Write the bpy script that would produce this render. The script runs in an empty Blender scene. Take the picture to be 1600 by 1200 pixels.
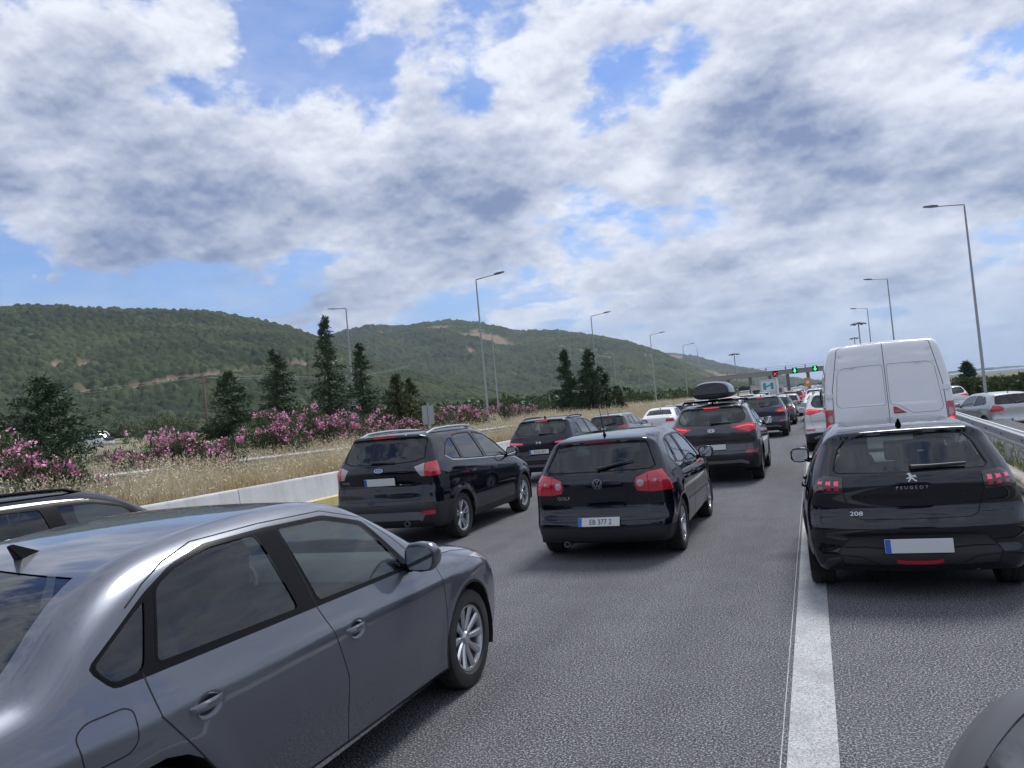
import bpy, bmesh, math, random
import numpy as np
from mathutils import Vector, Matrix
R = math.radians
random.seed(7)
SC = bpy.context.scene
COL = SC.collection

# ------------------------------------------------------------------ camera
CAM_H, F_PX = 1.82, 1200.0
YAW, PITCH, ROLL = 21.196, 2.214, 5.2
def cam_axes():
    y, p, r = R(YAW), R(PITCH), R(ROLL)
    f = np.array([-math.sin(y) * math.cos(p), math.cos(y) * math.cos(p), math.sin(p)])
    rt = np.array([math.cos(y), math.sin(y), 0.0])
    up = np.cross(rt, f)
    return rt * math.cos(r) - up * math.sin(r), up * math.cos(r) + rt * math.sin(r), f
AX = cam_axes()
cd = bpy.data.cameras.new('camera'); cam = bpy.data.objects.new('camera', cd); COL.objects.link(cam)
cd.sensor_fit = 'HORIZONTAL'; cd.sensor_width = 36.0; cd.lens = F_PX / 1600 * 36.0
cd.clip_start = 0.05; cd.clip_end = 30000
cam.matrix_world = Matrix(((AX[0][0], AX[1][0], -AX[2][0], 0), (AX[0][1], AX[1][1], -AX[2][1], 0),
                           (AX[0][2], AX[1][2], -AX[2][2], CAM_H), (0, 0, 0, 1)))
SC.camera = cam
def pix(u, v):
    return AX[2] + AX[0] * (u - 800) / F_PX - AX[1] * (v - 600) / F_PX
def at_z(u, v, z):
    d = pix(u, v); t = (z - CAM_H) / d[2]; return np.array([d[0] * t, d[1] * t, z])
def at_y(u, v, y):
    d = pix(u, v); t = y / d[1]; return np.array([d[0] * t, y, CAM_H + d[2] * t])

# ------------------------------------------------------------------ world, sun, exposure
SUN_EL, SUN_AZ = 55.0, 15.0          # azimuth: clockwise from +Y (the road's direction)
SKY_GAIN, SUN_POWER = 0.10, 1.4
HAZE = 7.0e-5
CLOUD_LIT, CLOUD_DARK, CLOUD_FAR, SKY_TINT, CLEAR_LOW = (3.95, 4.08, 4.4), (.84, 1.10, 1.85), (2.1, 2.65, 3.7), (.32, .40, .57), (1.05, 1.65, 3.0)
SC.view_settings.view_transform = 'Standard'; SC.view_settings.look = 'None'
SC.view_settings.gamma = 1.0; SC.view_settings.use_curve_mapping = False
SC.view_settings.exposure = 1.25
def build_world():
    w = bpy.data.worlds.new('World'); SC.world = w; w.use_nodes = True
    nt = w.node_tree; N = nt.nodes; Lk = nt.links; N.clear()
    def node(t, **k):
        n = N.new(t)
        for a, b in k.items(): setattr(n, a, b)
        return n
    def math_(op, a, b=None, clamp=False):
        n = node('ShaderNodeMath', operation=op, use_clamp=clamp)
        for i, v in enumerate((a, b)):
            if v is None: continue
            if isinstance(v, (int, float)): n.inputs[i].default_value = v
            else: Lk.new(v, n.inputs[i])
        return n.outputs[0]
    def maprange(v, a, b, c=0.0, d=1.0, smooth=True):
        n = node('ShaderNodeMapRange', interpolation_type='SMOOTHSTEP' if smooth else 'LINEAR')
        Lk.new(v, n.inputs[0])
        for i, q in enumerate((a, b, c, d)): n.inputs[i + 1].default_value = q
        return n.outputs[0]
    def mixc(f, a, b):
        n = node('ShaderNodeMix', data_type='RGBA')
        if isinstance(f, (int, float)): n.inputs[0].default_value = f
        else: Lk.new(f, n.inputs[0])
        for i, v in ((6, a), (7, b)):
            if isinstance(v, tuple): n.inputs[i].default_value = (*v, 1)
            else: Lk.new(v, n.inputs[i])
        return n.outputs[2]
    geo = node('ShaderNodeTexCoord'); D = geo.outputs['Generated']
    sep = node('ShaderNodeSeparateXYZ'); Lk.new(D, sep.inputs[0])
    sky = node('ShaderNodeTexSky', sky_type='NISHITA', sun_disc=False)
    sky.sun_elevation = R(SUN_EL); sky.sun_rotation = R(SUN_AZ); sky.air_density = 1.2; sky.dust_density = 0.1; sky.ozone_density = 1.6
    # a flat cloud deck seen in perspective: direction divided by its height
    zz = math_('ADD', math_('MAXIMUM', sep.outputs[2], 0.0), 0.10)
    comb = node('ShaderNodeCombineXYZ')
    Lk.new(math_('DIVIDE', sep.outputs[0], zz), comb.inputs[0]); Lk.new(math_('DIVIDE', sep.outputs[1], zz), comb.inputs[1])
    P = comb.outputs[0]
    def noise(vec, scale, detail, rough, off=(0, 0, 0), dist=0.0):
        m = node('ShaderNodeMapping'); Lk.new(vec, m.inputs[0]); m.inputs[1].default_value = off
        n = node('ShaderNodeTexNoise'); Lk.new(m.outputs[0], n.inputs['Vector'])
        n.inputs['Scale'].default_value = scale; n.inputs['Detail'].default_value = detail
        n.inputs['Roughness'].default_value = rough; n.inputs['Distortion'].default_value = dist
        return n.outputs['Fac']
    def blob(u, v, rad, gain):
        d = pix(u, v); d = d / np.linalg.norm(d)
        n = node('ShaderNodeVectorMath', operation='DISTANCE'); Lk.new(D, n.inputs[0]); n.inputs[1].default_value = tuple(d)
        return maprange(n.outputs['Value'], 0.0, rad, gain, 0.0)
    def blobs(items):
        s = None
        for it in items:
            b = blob(*it); s = b if s is None else math_('ADD', s, b)
        return s
    # where the photograph's gaps of blue and its heavy cloud stand in the sky
    gaps = blobs([(600, 90, .10, -.06), (710, 130, .07, -.12), (430, 95, .08, -.10), (180, 75, .05, -.08), (965, 125, .065, -.17), (935, 185, .05, -.16), (1085, 65, .055, -.13), (750, 140, .04, -.06),
                  (360, 215, .030, -.13), (40, 470, .11, -.32), (190, 470, .11, -.32), (340, 468, .10, -.30), (480, 472, .08, -.26), (800, 390, .05, -.13), (680, 475, .07, -.14), (20, 385, .03, -.08), (890, 375, .04, -.09)])
    heavy = blobs([(1230, 225, .13, .16), (600, 320, .26, .12), (150, 280, .30, .12), (1010, 290, .08, .12), (1450, 150, .34, .10), (1300, 400, .28, .08), (830, 70, .09, .08), (310, 45, .06, .16)])
    brk = noise(D, 11.0, 8, 0.62, (4, 1, 2))
    where = math_('ADD', math_('MULTIPLY', gaps, maprange(brk, 0.32, 0.68, 0.15, 1.75, False)), heavy)      # ragged gaps
    st = node('ShaderNodeVectorMath', operation='MULTIPLY'); Lk.new(D, st.inputs[0]); st.inputs[1].default_value = (1, 1, 1.55); DS = st.outputs[0]      # clouds are wider than tall
    n1 = noise(P, 1.15, 8, 0.60, (3.1, 1.7, 0)); n2 = noise(DS, 6.2, 12, 0.62, (0.35, 0.8, 0.0), 0.05)
    raw = math_('ADD', math_('MULTIPLY', n1, 0.45), math_('MULTIPLY', n2, 0.55))
    raw = math_('ADD', math_('MULTIPLY', math_('SUBTRACT', raw, 0.5), 1.7), 0.5)
    dens = math_('ADD', raw, where)
    cover = maprange(dens, 0.34, 0.50)
    veil = maprange(noise(P, 2.2, 7, 0.62, (5.0, 2.0, 1)), 0.35, 0.75, 0.04, 0.45)      # thin high cloud across the gaps
    relief = math_('ADD', math_('SUBTRACT', noise(DS, 6.2, 7, 0.60, (0.35, 0.8, 0.0), 0.05), noise(DS, 6.2, 7, 0.60, (0.35, 0.8, 0.022), 0.05)), math_('MULTIPLY', math_('SUBTRACT', noise(DS, 15.0, 6, 0.60, (2, 5, 1)), noise(DS, 15.0, 6, 0.60, (2, 5, 1.010))), 0.45))     # rounded tops catch the light, bases lie in shade
    fine = noise(DS, 13.0, 9, 0.60, (0, 0, 0))
    base = blobs([(1230, 235, .15, .26), (1330, 215, .09, .10), (640, 345, .22, .17), (330, 390, .22, .15), (60, 330, .25, .11), (780, 290, .14, .09), (1040, 330, .07, .14), (1400, 450, .25, .06), (160, 180, .22, .08), (1560, 280, .14, .10), (1150, 470, .2, .06), (450, 230, .10, -.05), (1000, 270, .05, -.16), (1110, 275, .045, -.14), (560, 195, .06, -.10), (850, 120, .16, -.12), (320, 50, .08, -.16), (900, 400, .04, -.12), (870, 470, .06, -.12), (1350, 60, .25, -.06)])
    thick = maprange(math_('ADD', math_('ADD', math_('MULTIPLY', raw, 0.75), 0.125), math_('MULTIPLY', base, 0.85)), 0.38, 0.84)
    sh = math_('ADD', math_('SUBTRACT', 0.93, math_('MULTIPLY', thick, 0.95)), math_('ADD', math_('MULTIPLY', relief, 2.3), math_('MULTIPLY', math_('SUBTRACT', fine, 0.5), 0.7)))
    ccol = mixc(maprange(sh, 0.0, 1.05, 0, 1, False), CLOUD_DARK, CLOUD_LIT)
    hz = maprange(sep.outputs[2], 0.0, 0.15, 1.0, 0.0)      # low clouds thin out into the haze over the horizon
    ccol = mixc(math_('MULTIPLY', hz, 0.5), ccol, CLOUD_FAR)
    cov2 = math_('MULTIPLY', math_('MAXIMUM', cover, veil), maprange(sep.outputs[2], 0.0, 0.12, 0.62, 0.98))
    gr = node('ShaderNodeMix', data_type='RGBA', blend_type='MULTIPLY'); gr.inputs[0].default_value = 1.0; Lk.new(sky.outputs[0], gr.inputs[6]); gr.inputs[7].default_value = (*SKY_TINT, 1)
    clear = mixc(math_('MULTIPLY', maprange(sep.outputs[2], 0.0, 0.22, 1.0, 0.0), 0.85), gr.outputs[2], CLEAR_LOW)
    out = mixc(cov2, clear, ccol)
    bg = node('ShaderNodeBackground'); Lk.new(out, bg.inputs[0]); bg.inputs[1].default_value = SKY_GAIN
    o = node('ShaderNodeOutputWorld'); Lk.new(bg.outputs[0], o.inputs[0])
build_world()
SC.world.cycles.sampling_method = 'MANUAL'; SC.world.cycles.sample_map_resolution = 512
sl = bpy.data.lights.new('sun', 'SUN'); sl.energy = SUN_POWER; sl.angle = R(20); sl.color = (1.0, 0.98, 0.95)
so = bpy.data.objects.new('sun', sl); COL.objects.link(so)
_sd = Vector((math.sin(R(SUN_AZ)) * math.cos(R(SUN_EL)), math.cos(R(SUN_AZ)) * math.cos(R(SUN_EL)), math.sin(R(SUN_EL))))
so.rotation_euler = _sd.to_track_quat('Z', 'Y').to_euler()
SC.cycles.max_bounces = 7; SC.cycles.diffuse_bounces = 3; SC.cycles.glossy_bounces = 4; SC.cycles.transmission_bounces = 3; SC.cycles.volume_bounces = 0; SC.cycles.transparent_max_bounces = 12
SC.cycles.caustics_reflective = False; SC.cycles.caustics_refractive = False

# ------------------------------------------------------------------ materials
MATS = {}
def mat(name, col=(.5, .5, .5), rough=.5, metal=0.0, coat=0.0, spec=.5, emit=None, estr=0.0, alpha=None, build=None):
    if name in MATS: return MATS[name]
    m = bpy.data.materials.new(name); m.use_nodes = True; nt = m.node_tree
    b = nt.nodes['Principled BSDF']
    b.inputs['Base Color'].default_value = (*col, 1); b.inputs['Roughness'].default_value = rough
    b.inputs['Metallic'].default_value = metal; b.inputs['Coat Weight'].default_value = coat
    b.inputs['Coat Roughness'].default_value = .03; b.inputs['Coat IOR'].default_value = 1.6; b.inputs['Specular IOR Level'].default_value = spec
    if emit: b.inputs['Emission Color'].default_value = (*emit, 1); b.inputs['Emission Strength'].default_value = estr
    if build: build(nt, b)
    MATS[name] = m; return m
def nnode(nt, t, **k):
    n = nt.nodes.new(t)
    for a, b in k.items(): setattr(n, a, b)
    return n
def nnoise(nt, scale, detail=4, rough=.55, vec=None, kind='Object'):
    n = nnode(nt, 'ShaderNodeTexNoise'); n.inputs['Scale'].default_value = scale
    n.inputs['Detail'].default_value = detail; n.inputs['Roughness'].default_value = rough
    if vec is None:
        tc = nnode(nt, 'ShaderNodeTexCoord'); vec = tc.outputs[kind]
    nt.links.new(vec, n.inputs['Vector']); return n.outputs['Fac']
def nramp(nt, fac, stops):
    r = nnode(nt, 'ShaderNodeValToRGB'); e = r.color_ramp.elements
    while len(e) < len(stops): e.new(.5)
    for q, (p, c) in zip(e, stops):
        q.position = p; q.color = (*c, 1) if len(c) == 3 else c
    nt.links.new(fac, r.inputs[0]); return r.outputs[0]
def nmix(nt, f, a, b, blend='MIX'):
    n = nnode(nt, 'ShaderNodeMix', data_type='RGBA', blend_type=blend)
    for i, v in ((0, f), (6, a), (7, b)):
        if isinstance(v, (int, float)): n.inputs[i].default_value = v
        elif isinstance(v, tuple): n.inputs[i].default_value = (*v, 1)
        else: nt.links.new(v, n.inputs[i])
    return n.outputs[2]
def nbump(nt, b, h, strength=.3, dist=.01):
    n = nnode(nt, 'ShaderNodeBump'); n.inputs['Strength'].default_value = strength; n.inputs['Distance'].default_value = dist
    nt.links.new(h, n.inputs['Height']); nt.links.new(n.outputs[0], b.inputs['Normal'])
def paint(name, col, metal=0.0, rough=.35, dust=.035):
    def bd(nt, b):
        d = nnoise(nt, 2.2, 6, .65)
        c = nmix(nt, nramp(nt, d, [(.45, (0, 0, 0)), (.85, (dust, dust, dust))]), col, (.30, .27, .23))
        nt.links.new(c, b.inputs['Base Color'])
        nt.links.new(nramp(nt, d, [(.40, (.012, .012, .012)), (.8, (.06, .06, .06))]), b.inputs['Coat Roughness'])
    return mat(name, col, rough, metal, 1.0, spec=0.0 if metal == 0 else .5, build=bd)
def glass_mat(name, tint, refl=1.0):
    if name in MATS: return MATS[name]
    m = bpy.data.materials.new(name); m.use_nodes = True; nt = m.node_tree; nt.nodes.clear()
    o = nnode(nt, 'ShaderNodeOutputMaterial'); t = nnode(nt, 'ShaderNodeBsdfTransparent'); t.inputs[0].default_value = (*tint, 1)
    g = nnode(nt, 'ShaderNodeBsdfGlossy'); g.inputs['Roughness'].default_value = .015; g.inputs[0].default_value = (.95, .97, 1, 1)
    fr = nnode(nt, 'ShaderNodeFresnel'); fr.inputs[0].default_value = 1.66
    mx = nnode(nt, 'ShaderNodeMixShader'); nt.links.new(fr.outputs[0], mx.inputs[0]); nt.links.new(t.outputs[0], mx.inputs[1]); nt.links.new(g.outputs[0], mx.inputs[2])
    nt.links.new(mx.outputs[0], o.inputs[0]); MATS[name] = m; return m
def M(n):
    return MATS[n]
paint('paint_black', (.003, .004, .009), dust=.012); paint('paint_grey', (.100, .110, .138), .6, .32); paint('paint_darkgrey', (.030, .030, .035), .6, .35)
paint('paint_white', (.78, .78, .78)); paint('paint_silver', (.42, .44, .45), .8, .35); paint('paint_navy', (.012, .020, .045), .5); paint('paint_red', (.28, .012, .02), .3)
paint('paint_taupe', (.045, .045, .052), .7, .3); paint('paint_vanwhite', (.80, .81, .82), dust=.02); paint('paint_midgrey', (.10, .105, .11), .6); paint('paint_blue', (.05, .12, .3), .3)
glass_mat('glass_tint', (.10, .115, .12)); glass_mat('glass_clear', (.76, .86, .84)); glass_mat('glass_mid', (.38, .44, .44))
mat('trim_black', (.005, .005, .006), .3, spec=.12); mat('plastic', (.022, .022, .024), .6); mat('gap', (.003, .003, .003), .8)
mat('rubber', (.014, .014, .015), .75, build=lambda nt, b: nt.links.new(nmix(nt, nnoise(nt, 6, 5, .6), (.009, .009, .01), (.035, .033, .03)), b.inputs['Base Color']))
mat('alloy', (.55, .56, .58), .28, .9); mat('alloy_dark', (.12, .12, .13), .4, .8); mat('chrome', (.75, .76, .78), .12, 1.0); mat('satin', (.30, .31, .32), .38, .7)
mat('lens_red', (.52, .012, .030), .15, coat=1.0); mat('lens_lit', (.42, .006, .014), .15, coat=1.0, emit=(1, .012, .03), estr=.07)
mat('lens_hot', (.6, .02, .03), .2, coat=1.0, emit=(1, .05, .06), estr=.5); mat('lens_clear', (.42, .36, .37), .12, coat=1.0); mat('lens_smoke', (.012, .011, .012), .1, coat=1.0)
mat('lens_pink', (.55, .06, .12), .2, coat=1.0, emit=(1, .08, .18), estr=.16)
mat('plate_white', (.62, .63, .62), .4); mat('plate_blue', (.02, .12, .5), .4); mat('ink', (.01, .01, .012), .5)
mat('seat', (.11, .11, .115), .85); mat('dash', (.06, .06, .065), .6); mat('mirror_glass', (.8, .85, .88), .02, 1.0)
mat('van_edge_shade', (.30, .31, .32), .5); mat('under', (.012, .012, .012), .9); mat('seat_grey', (.12, .12, .125), .9)

# ------------------------------------------------------------------ mesh helpers
class MB:
    def __init__(s): s.v = []; s.f = []
    def add(s, v, f):
        o = len(s.v); s.v += [tuple(p) for p in v]; s.f += [tuple(i + o for i in q) for q in f]; return s
    def box(s, x0, x1, y0, y1, z0, z1):
        return s.add([(x, y, z) for z in (z0, z1) for y in (y0, y1) for x in (x0, x1)],
                     [(0, 2, 3, 1), (4, 5, 7, 6), (0, 1, 5, 4), (2, 6, 7, 3), (0, 4, 6, 2), (1, 3, 7, 5)])
    def tube(s, pts, rad, n=8, cap=True):
        pts = [Vector(p) for p in pts]; rad = rad if isinstance(rad, (list, tuple)) else [rad] * len(pts)
        vs = []; up = Vector((0, 0, 1)); prev = None
        for i, p in enumerate(pts):
            t = (pts[min(i + 1, len(pts) - 1)] - pts[max(i - 1, 0)]).normalized()
            a = t.cross(up) if abs(t.z) < .95 else t.cross(Vector((0, 1, 0)))
            a.normalize()
            if prev is not None and a.dot(prev) < 0: a = -a
            prev = a; b = t.cross(a)
            for k in range(n):
                q = 2 * math.pi * k / n; vs.append(p + (a * math.cos(q) + b * math.sin(q)) * rad[i])
        fs = [(i * n + k, i * n + (k + 1) % n, (i + 1) * n + (k + 1) % n, (i + 1) * n + k) for i in range(len(pts) - 1) for k in range(n)]
        if cap: fs += [tuple(range(n))[::-1], tuple(range((len(pts) - 1) * n, len(pts) * n))]
        return s.add(vs, fs)
    def lathe(s, prof, n=32, axis='x', c=(0, 0, 0), closed=False):
        vs = []; m = len(prof)
        for k in range(n):
            a = 2 * math.pi * k / n; ca, sa = math.cos(a), math.sin(a)
            for (h, r) in prof:
                p = (h, r * ca, r * sa) if axis == 'x' else ((r * ca, r * sa, h) if axis == 'z' else (r * ca, h, r * sa))
                vs.append((p[0] + c[0], p[1] + c[1], p[2] + c[2]))
        fs = []
        for k in range(n):
            k2 = (k + 1) % n
            for i in range(m if closed else m - 1):
                j = (i + 1) % m; fs.append((k * m + i, k2 * m + i, k2 * m + j, k * m + j))
        return s.add(vs, fs)
    def prism(s, poly, d0, d1, axis='y'):
        n = len(poly)
        mk = {'y': lambda a, b, d: (a, d, b), 'x': lambda a, b, d: (d, a, b), 'z': lambda a, b, d: (a, b, d)}[axis]
        return s.add([mk(a, b, d0) for a, b in poly] + [mk(a, b, d1) for a, b in poly],
                     [tuple(range(n)), tuple(range(2 * n - 1, n - 1, -1))] + [(i, i + n, (i + 1) % n + n, (i + 1) % n) for i in range(n)])
    def mesh(s, name, m=None, smooth=False, bevel=0, seg=2):
        me = bpy.data.meshes.new(name); me.from_pydata(s.v, [], s.f); me.update()
        bm = bmesh.new(); bm.from_mesh(me); bmesh.ops.recalc_face_normals(bm, faces=bm.faces)
        if bevel: bmesh.ops.bevel(bm, geom=[e for e in bm.edges if e.calc_face_angle(0) > .6], offset=bevel, segments=seg, affect='EDGES', clamp_overlap=True)
        bm.to_mesh(me); bm.free()
        if m is not None: me.materials.append(m if not isinstance(m, str) else MATS[m])
        if smooth or bevel: me.shade_smooth()
        if smooth == 'auto' or bevel: me.set_sharp_from_angle(angle=R(40))
        return me
def link(name, me, parent=None, loc=None, rot=None, label=None, cat=None, group=None, kind=None):
    o = bpy.data.objects.new(name, me); COL.objects.link(o)
    if parent is not None: o.parent = parent
    if loc is not None: o.location = loc
    if rot is not None: o.rotation_euler = rot
    if label: o['label'] = label
    if cat: o['category'] = cat
    if group: o['group'] = group
    if kind: o['kind'] = kind
    return o
def fast_mesh(name, v, f, m=None, smooth=False):
    me = bpy.data.meshes.new(name); v = np.asarray(v, np.float32); f = np.asarray(f, np.int32); k = f.shape[1]
    me.vertices.add(len(v)); me.vertices.foreach_set('co', v.ravel())
    me.loops.add(f.size); me.loops.foreach_set('vertex_index', f.ravel())
    me.polygons.add(len(f)); me.polygons.foreach_set('loop_start', np.arange(0, f.size, k, dtype=np.int32))
    me.update(calc_edges=True); me.validate()
    if m is not None: me.materials.append(MATS[m] if isinstance(m, str) else m)
    if smooth: me.shade_smooth()
    return me
def text_mesh(s, size, m, depth=.004, align='CENTER', spacing=1.0, xs=1.0):
    c = bpy.data.curves.new('lettering', 'FONT'); c.body = s; c.size = size; c.extrude = depth / 2; c.align_x = align; c.align_y = 'CENTER'; c.space_character = spacing
    o = bpy.data.objects.new('lettering', c); COL.objects.link(o)
    dg = bpy.context.evaluated_depsgraph_get(); me = bpy.data.meshes.new_from_object(o.evaluated_get(dg))
    bpy.data.objects.remove(o); bpy.data.curves.remove(c)
    me.transform(Matrix.Diagonal((xs, 1, 1, 1))); me.materials.clear(); me.materials.append(MATS[m]); return me

# ------------------------------------------------------------------ vehicle bodies: a solid given by its side profile, plan and section
def chaikin(p, it=3, closed=True):
    p = np.array(p, float)
    for _ in range(it):
        q = np.roll(p, -1, 0) if closed else p[1:]
        a = p if closed else p[:-1]
        n = np.empty((len(a) * 2, 2)); n[0::2] = a * .75 + q * .25; n[1::2] = a * .25 + q * .75
        p = n if closed else np.vstack([p[:1], n, p[-1:]])
    return p
def sstep(x, a, b):
    t = np.clip((x - a) / (b - a), 0, 1); return t * t * (3 - 2 * t)
SEC = [(.10, .22), (.18, .10), (.26, .045), (.40, .012), (.55, 0), (.66, 0), (.76, .006), (.84, .016), (.88, .028), (.95, .055), (1.02, .085), (1.12, .130), (1.25, .195), (1.38, .270), (1.5, .345), (1.8, .55)]
class Shape:
    def __init__(s, sp):
        s.sp = sp; s.L, s.W = sp['L'], sp['W'] / 2
        s.P = chaikin(sp['profile'], 3).astype(np.float32)
        s.H = s.P[:, 1].max(); s.ymid = sp.get('ymid', s.L * .5)
        pl = chaikin(sp['plan'], 3, False); s.pl = pl
        s.belt = chaikin(sp['belt'], 2, False); se = chaikin(sp.get('sec', SEC), 2, False); s.sec = se
        s.A = s.P; B = np.roll(s.P, -1, 0); s.E = B - s.P; s.E2 = (s.E ** 2).sum(1) + 1e-12
        s.r = sp.get('r', [(.2, .05), (.5, .10), (1.0, .11), (1.4, .10)])
        s.crown = sp.get('crown', .035); s.bow = sp.get('bow', (.13, .32)); s.wheels = sp['wheels']; s.wr = sp['wr']; s.arch = sp.get('arch', s.wr + .055)
        s.G = None; s.flare = sp.get('flare', .008); s.disp = sp.get('disp')
    def sdf_raw(s, y, z):
        y = y.astype(np.float32); z = z.astype(np.float32); out = np.empty(len(y), np.float32)
        for i in range(0, len(y), 8000):
            yy = y[i:i + 8000, None]; zz = z[i:i + 8000, None]
            wy = yy - s.A[:, 0]; wz = zz - s.A[:, 1]
            t = np.clip((wy * s.E[:, 0] + wz * s.E[:, 1]) / s.E2, 0, 1)
            d = np.sqrt(((wy - t * s.E[:, 0]) ** 2 + (wz - t * s.E[:, 1]) ** 2).min(1))
            B1 = s.A[:, 1] + s.E[:, 1]
            c = (s.A[:, 1] > zz) != (B1 > zz)
            xi = s.A[:, 0] + (zz - s.A[:, 1]) * s.E[:, 0] / np.where(np.abs(s.E[:, 1]) < 1e-9, 1e-9, s.E[:, 1])
            ins = ((c & (yy < xi)).sum(1) % 2) == 1
            out[i:i + 8000] = np.where(ins, -d, d)
        return out.astype(float)
    def sdf(s, y, z):
        h = .02; y0, z0 = -.8, -.4
        if s.G is None:
            ys = np.arange(y0, s.L + .8, h); zs = np.arange(z0, s.H + .7, h); yy, zz = np.meshgrid(ys, zs, indexing='ij')
            s.G = s.sdf_raw(yy.ravel(), zz.ravel()).reshape(yy.shape)
        def wts(u):
            i = np.floor(u).astype(int); t = u - i; return i, ((1 - t) ** 3 / 6, (3 * t ** 3 - 6 * t * t + 4) / 6, (-3 * t ** 3 + 3 * t * t + 3 * t + 1) / 6, t ** 3 / 6)
        i, wy = wts((y - y0) / h); j, wz = wts((z - z0) / h); n, m = s.G.shape
        i = np.clip(i, 1, n - 3); j = np.clip(j, 1, m - 3); o = 0.0
        for a in range(4):
            r = 0.0
            for b in range(4): r = r + wz[b] * s.G[i + a - 1, j + b - 1]
            o = o + wy[a] * r
        return o
    def w(s, y, z):
        base = np.interp(y, s.pl[:, 0], s.pl[:, 1]); zb = np.interp(y, s.belt[:, 0], s.belt[:, 1])
        zn = np.where(z < .5, z, np.where(z < zb, .5 + (z - .5) * .45 / (zb - .5), .95 + (z - zb)))
        w = base - np.interp(zn, s.sec[:, 0], s.sec[:, 1])
        for wy in s.wheels:
            d = np.hypot(y - wy, z - s.wr); w = w + s.flare * np.exp(-((d - s.arch - .02) / .07) ** 2) * (1 - sstep(z, .75, .95))
        return w
    def f(s, p):
        x = np.abs(p[:, 0]); y = p[:, 1]; z = p[:, 2]
        q = np.clip(x / s.W, 0, 1.2) ** 2
        yb = y - s.bow[0] * q * (1 - sstep(y, .0, 1.4)) + s.bow[1] * q * sstep(y, s.L - 1.9, s.L - .1)
        zb = z + s.crown * q * sstep(z, .7, 1.0)
        a = s.sdf(yb, zb); b = x - s.w(y, z)
        r = np.interp(z, [k[0] for k in s.r], [k[1] for k in s.r])
        o = np.minimum(np.maximum(a + r, b + r), 0) + np.hypot(np.maximum(a + r, 0), np.maximum(b + r, 0)) - r
        if s.disp: o = o + s.disp(x, y, z)
        return o
    def grad(s, p, e=.008):
        g = np.zeros_like(p)
        for k in range(3):
            d = np.zeros(3); d[k] = e; g[:, k] = s.f(p + d) - s.f(p - d)
        g[np.abs(p[:, 0]) < 1e-4, 0] = 0
        return g / (np.linalg.norm(g, axis=1, keepdims=True) + 1e-9)
    def solve(s, q, p, it=11):
        a = np.zeros(len(q)); b = np.ones(len(q)); fa = s.f(q); fb = s.f(p)
        for _ in range(4):
            m = (a + b) / 2; fm = s.f(q + (p - q) * m[:, None]); n = fm < 0
            a = np.where(n, m, a); fa = np.where(n, fm, fa); b = np.where(n, b, m); fb = np.where(n, fb, fm)
        side = np.zeros(len(q))
        for _ in range(it - 4):
            m = (a * fb - b * fa) / np.where(np.abs(fb - fa) < 1e-9, 1e-9, fb - fa); m = np.clip(m, a, b)
            fm = s.f(q + (p - q) * m[:, None]); n = fm < 0
            fb = np.where(n & (side == 1), fb * .5, fb); fa = np.where(~n & (side == -1), fa * .5, fa); side = np.where(n, 1, -1)
            a = np.where(n, m, a); fa = np.where(n, fm, fa); b = np.where(n, b, m); fb = np.where(n, fb, fm)
        m = np.where(np.abs(fa) < np.abs(fb), a, b)
        return q + (p - q) * m[:, None]
    def on(s, pts, axis):
        pts = np.array(pts, float); n = len(pts); q = np.zeros((n, 3)); p = np.zeros((n, 3))
        if axis == 'side': q[:, 1] = p[:, 1] = pts[:, 0]; q[:, 2] = p[:, 2] = pts[:, 1]; p[:, 0] = s.W + .15
        elif axis in ('rear', 'front'):
            q[:, 0] = p[:, 0] = pts[:, 0]; q[:, 2] = p[:, 2] = pts[:, 1]; q[:, 1] = s.ymid; p[:, 1] = -.3 if axis == 'rear' else s.L + .3
        else: q[:, 0] = p[:, 0] = pts[:, 0]; q[:, 1] = p[:, 1] = pts[:, 1]; q[:, 2] = .5; p[:, 2] = s.H + .3
        c = s.solve(q, p, 14); return c, s.grad(c)
    def grid(s, g):
        Wb, Zb, Z0, y0, y1 = s.W + .12, s.H + .1, .05, -.12, s.L + .12
        nx, ny, nz = [max(4, int(round(d / g))) for d in (Wb, y1 - y0, Zb - Z0)]
        I = -np.ones((nx + 1, ny + 1, nz + 1), int)
        i, j, k = np.meshgrid(range(nx + 1), range(ny + 1), range(nz + 1), indexing='ij')
        on = (i == nx) | (j == 0) | (j == ny) | (k == 0) | (k == nz)
        I[on] = np.arange(on.sum())
        p = np.stack([i[on] * Wb / nx, y0 + j[on] * (y1 - y0) / ny, Z0 + k[on] * (Zb - Z0) / nz], 1).astype(float)
        q = np.zeros_like(p); q[:, 1] = np.clip(p[:, 1], s.sp.get('spine', .75), s.L - .75); q[:, 2] = s.sp.get('zc', .6)
        v = s.solve(q, p)
        def quads(A): return np.stack([A[:-1, :-1], A[1:, :-1], A[1:, 1:], A[:-1, 1:]], -1).reshape(-1, 4)
        F = np.vstack([quads(I[nx]), quads(I[:, 0]), quads(I[:, ny]), quads(I[:, :, 0]), quads(I[:, :, nz])])
        N = s.grad(v); a, b, c = v[F[:, 0]], v[F[:, 1]], v[F[:, 2]]
        flip = (np.cross(b - a, c - a) * N[F[:, 0]]).sum(1) < 0
        F[flip] = F[flip][:, ::-1]
        return v, F
def hull(pts):
    pts = sorted(set((round(a, 5), round(b, 5)) for a, b in pts))
    def half(ps):
        h = []
        for p in ps:
            while len(h) >= 2 and (h[-1][0] - h[-2][0]) * (p[1] - h[-2][1]) - (h[-1][1] - h[-2][1]) * (p[0] - h[-2][0]) <= 0: h.pop()
            h.append(p)
        return h
    a = half(pts); b = half(pts[::-1]); return a[:-1] + b[:-1]
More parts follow.
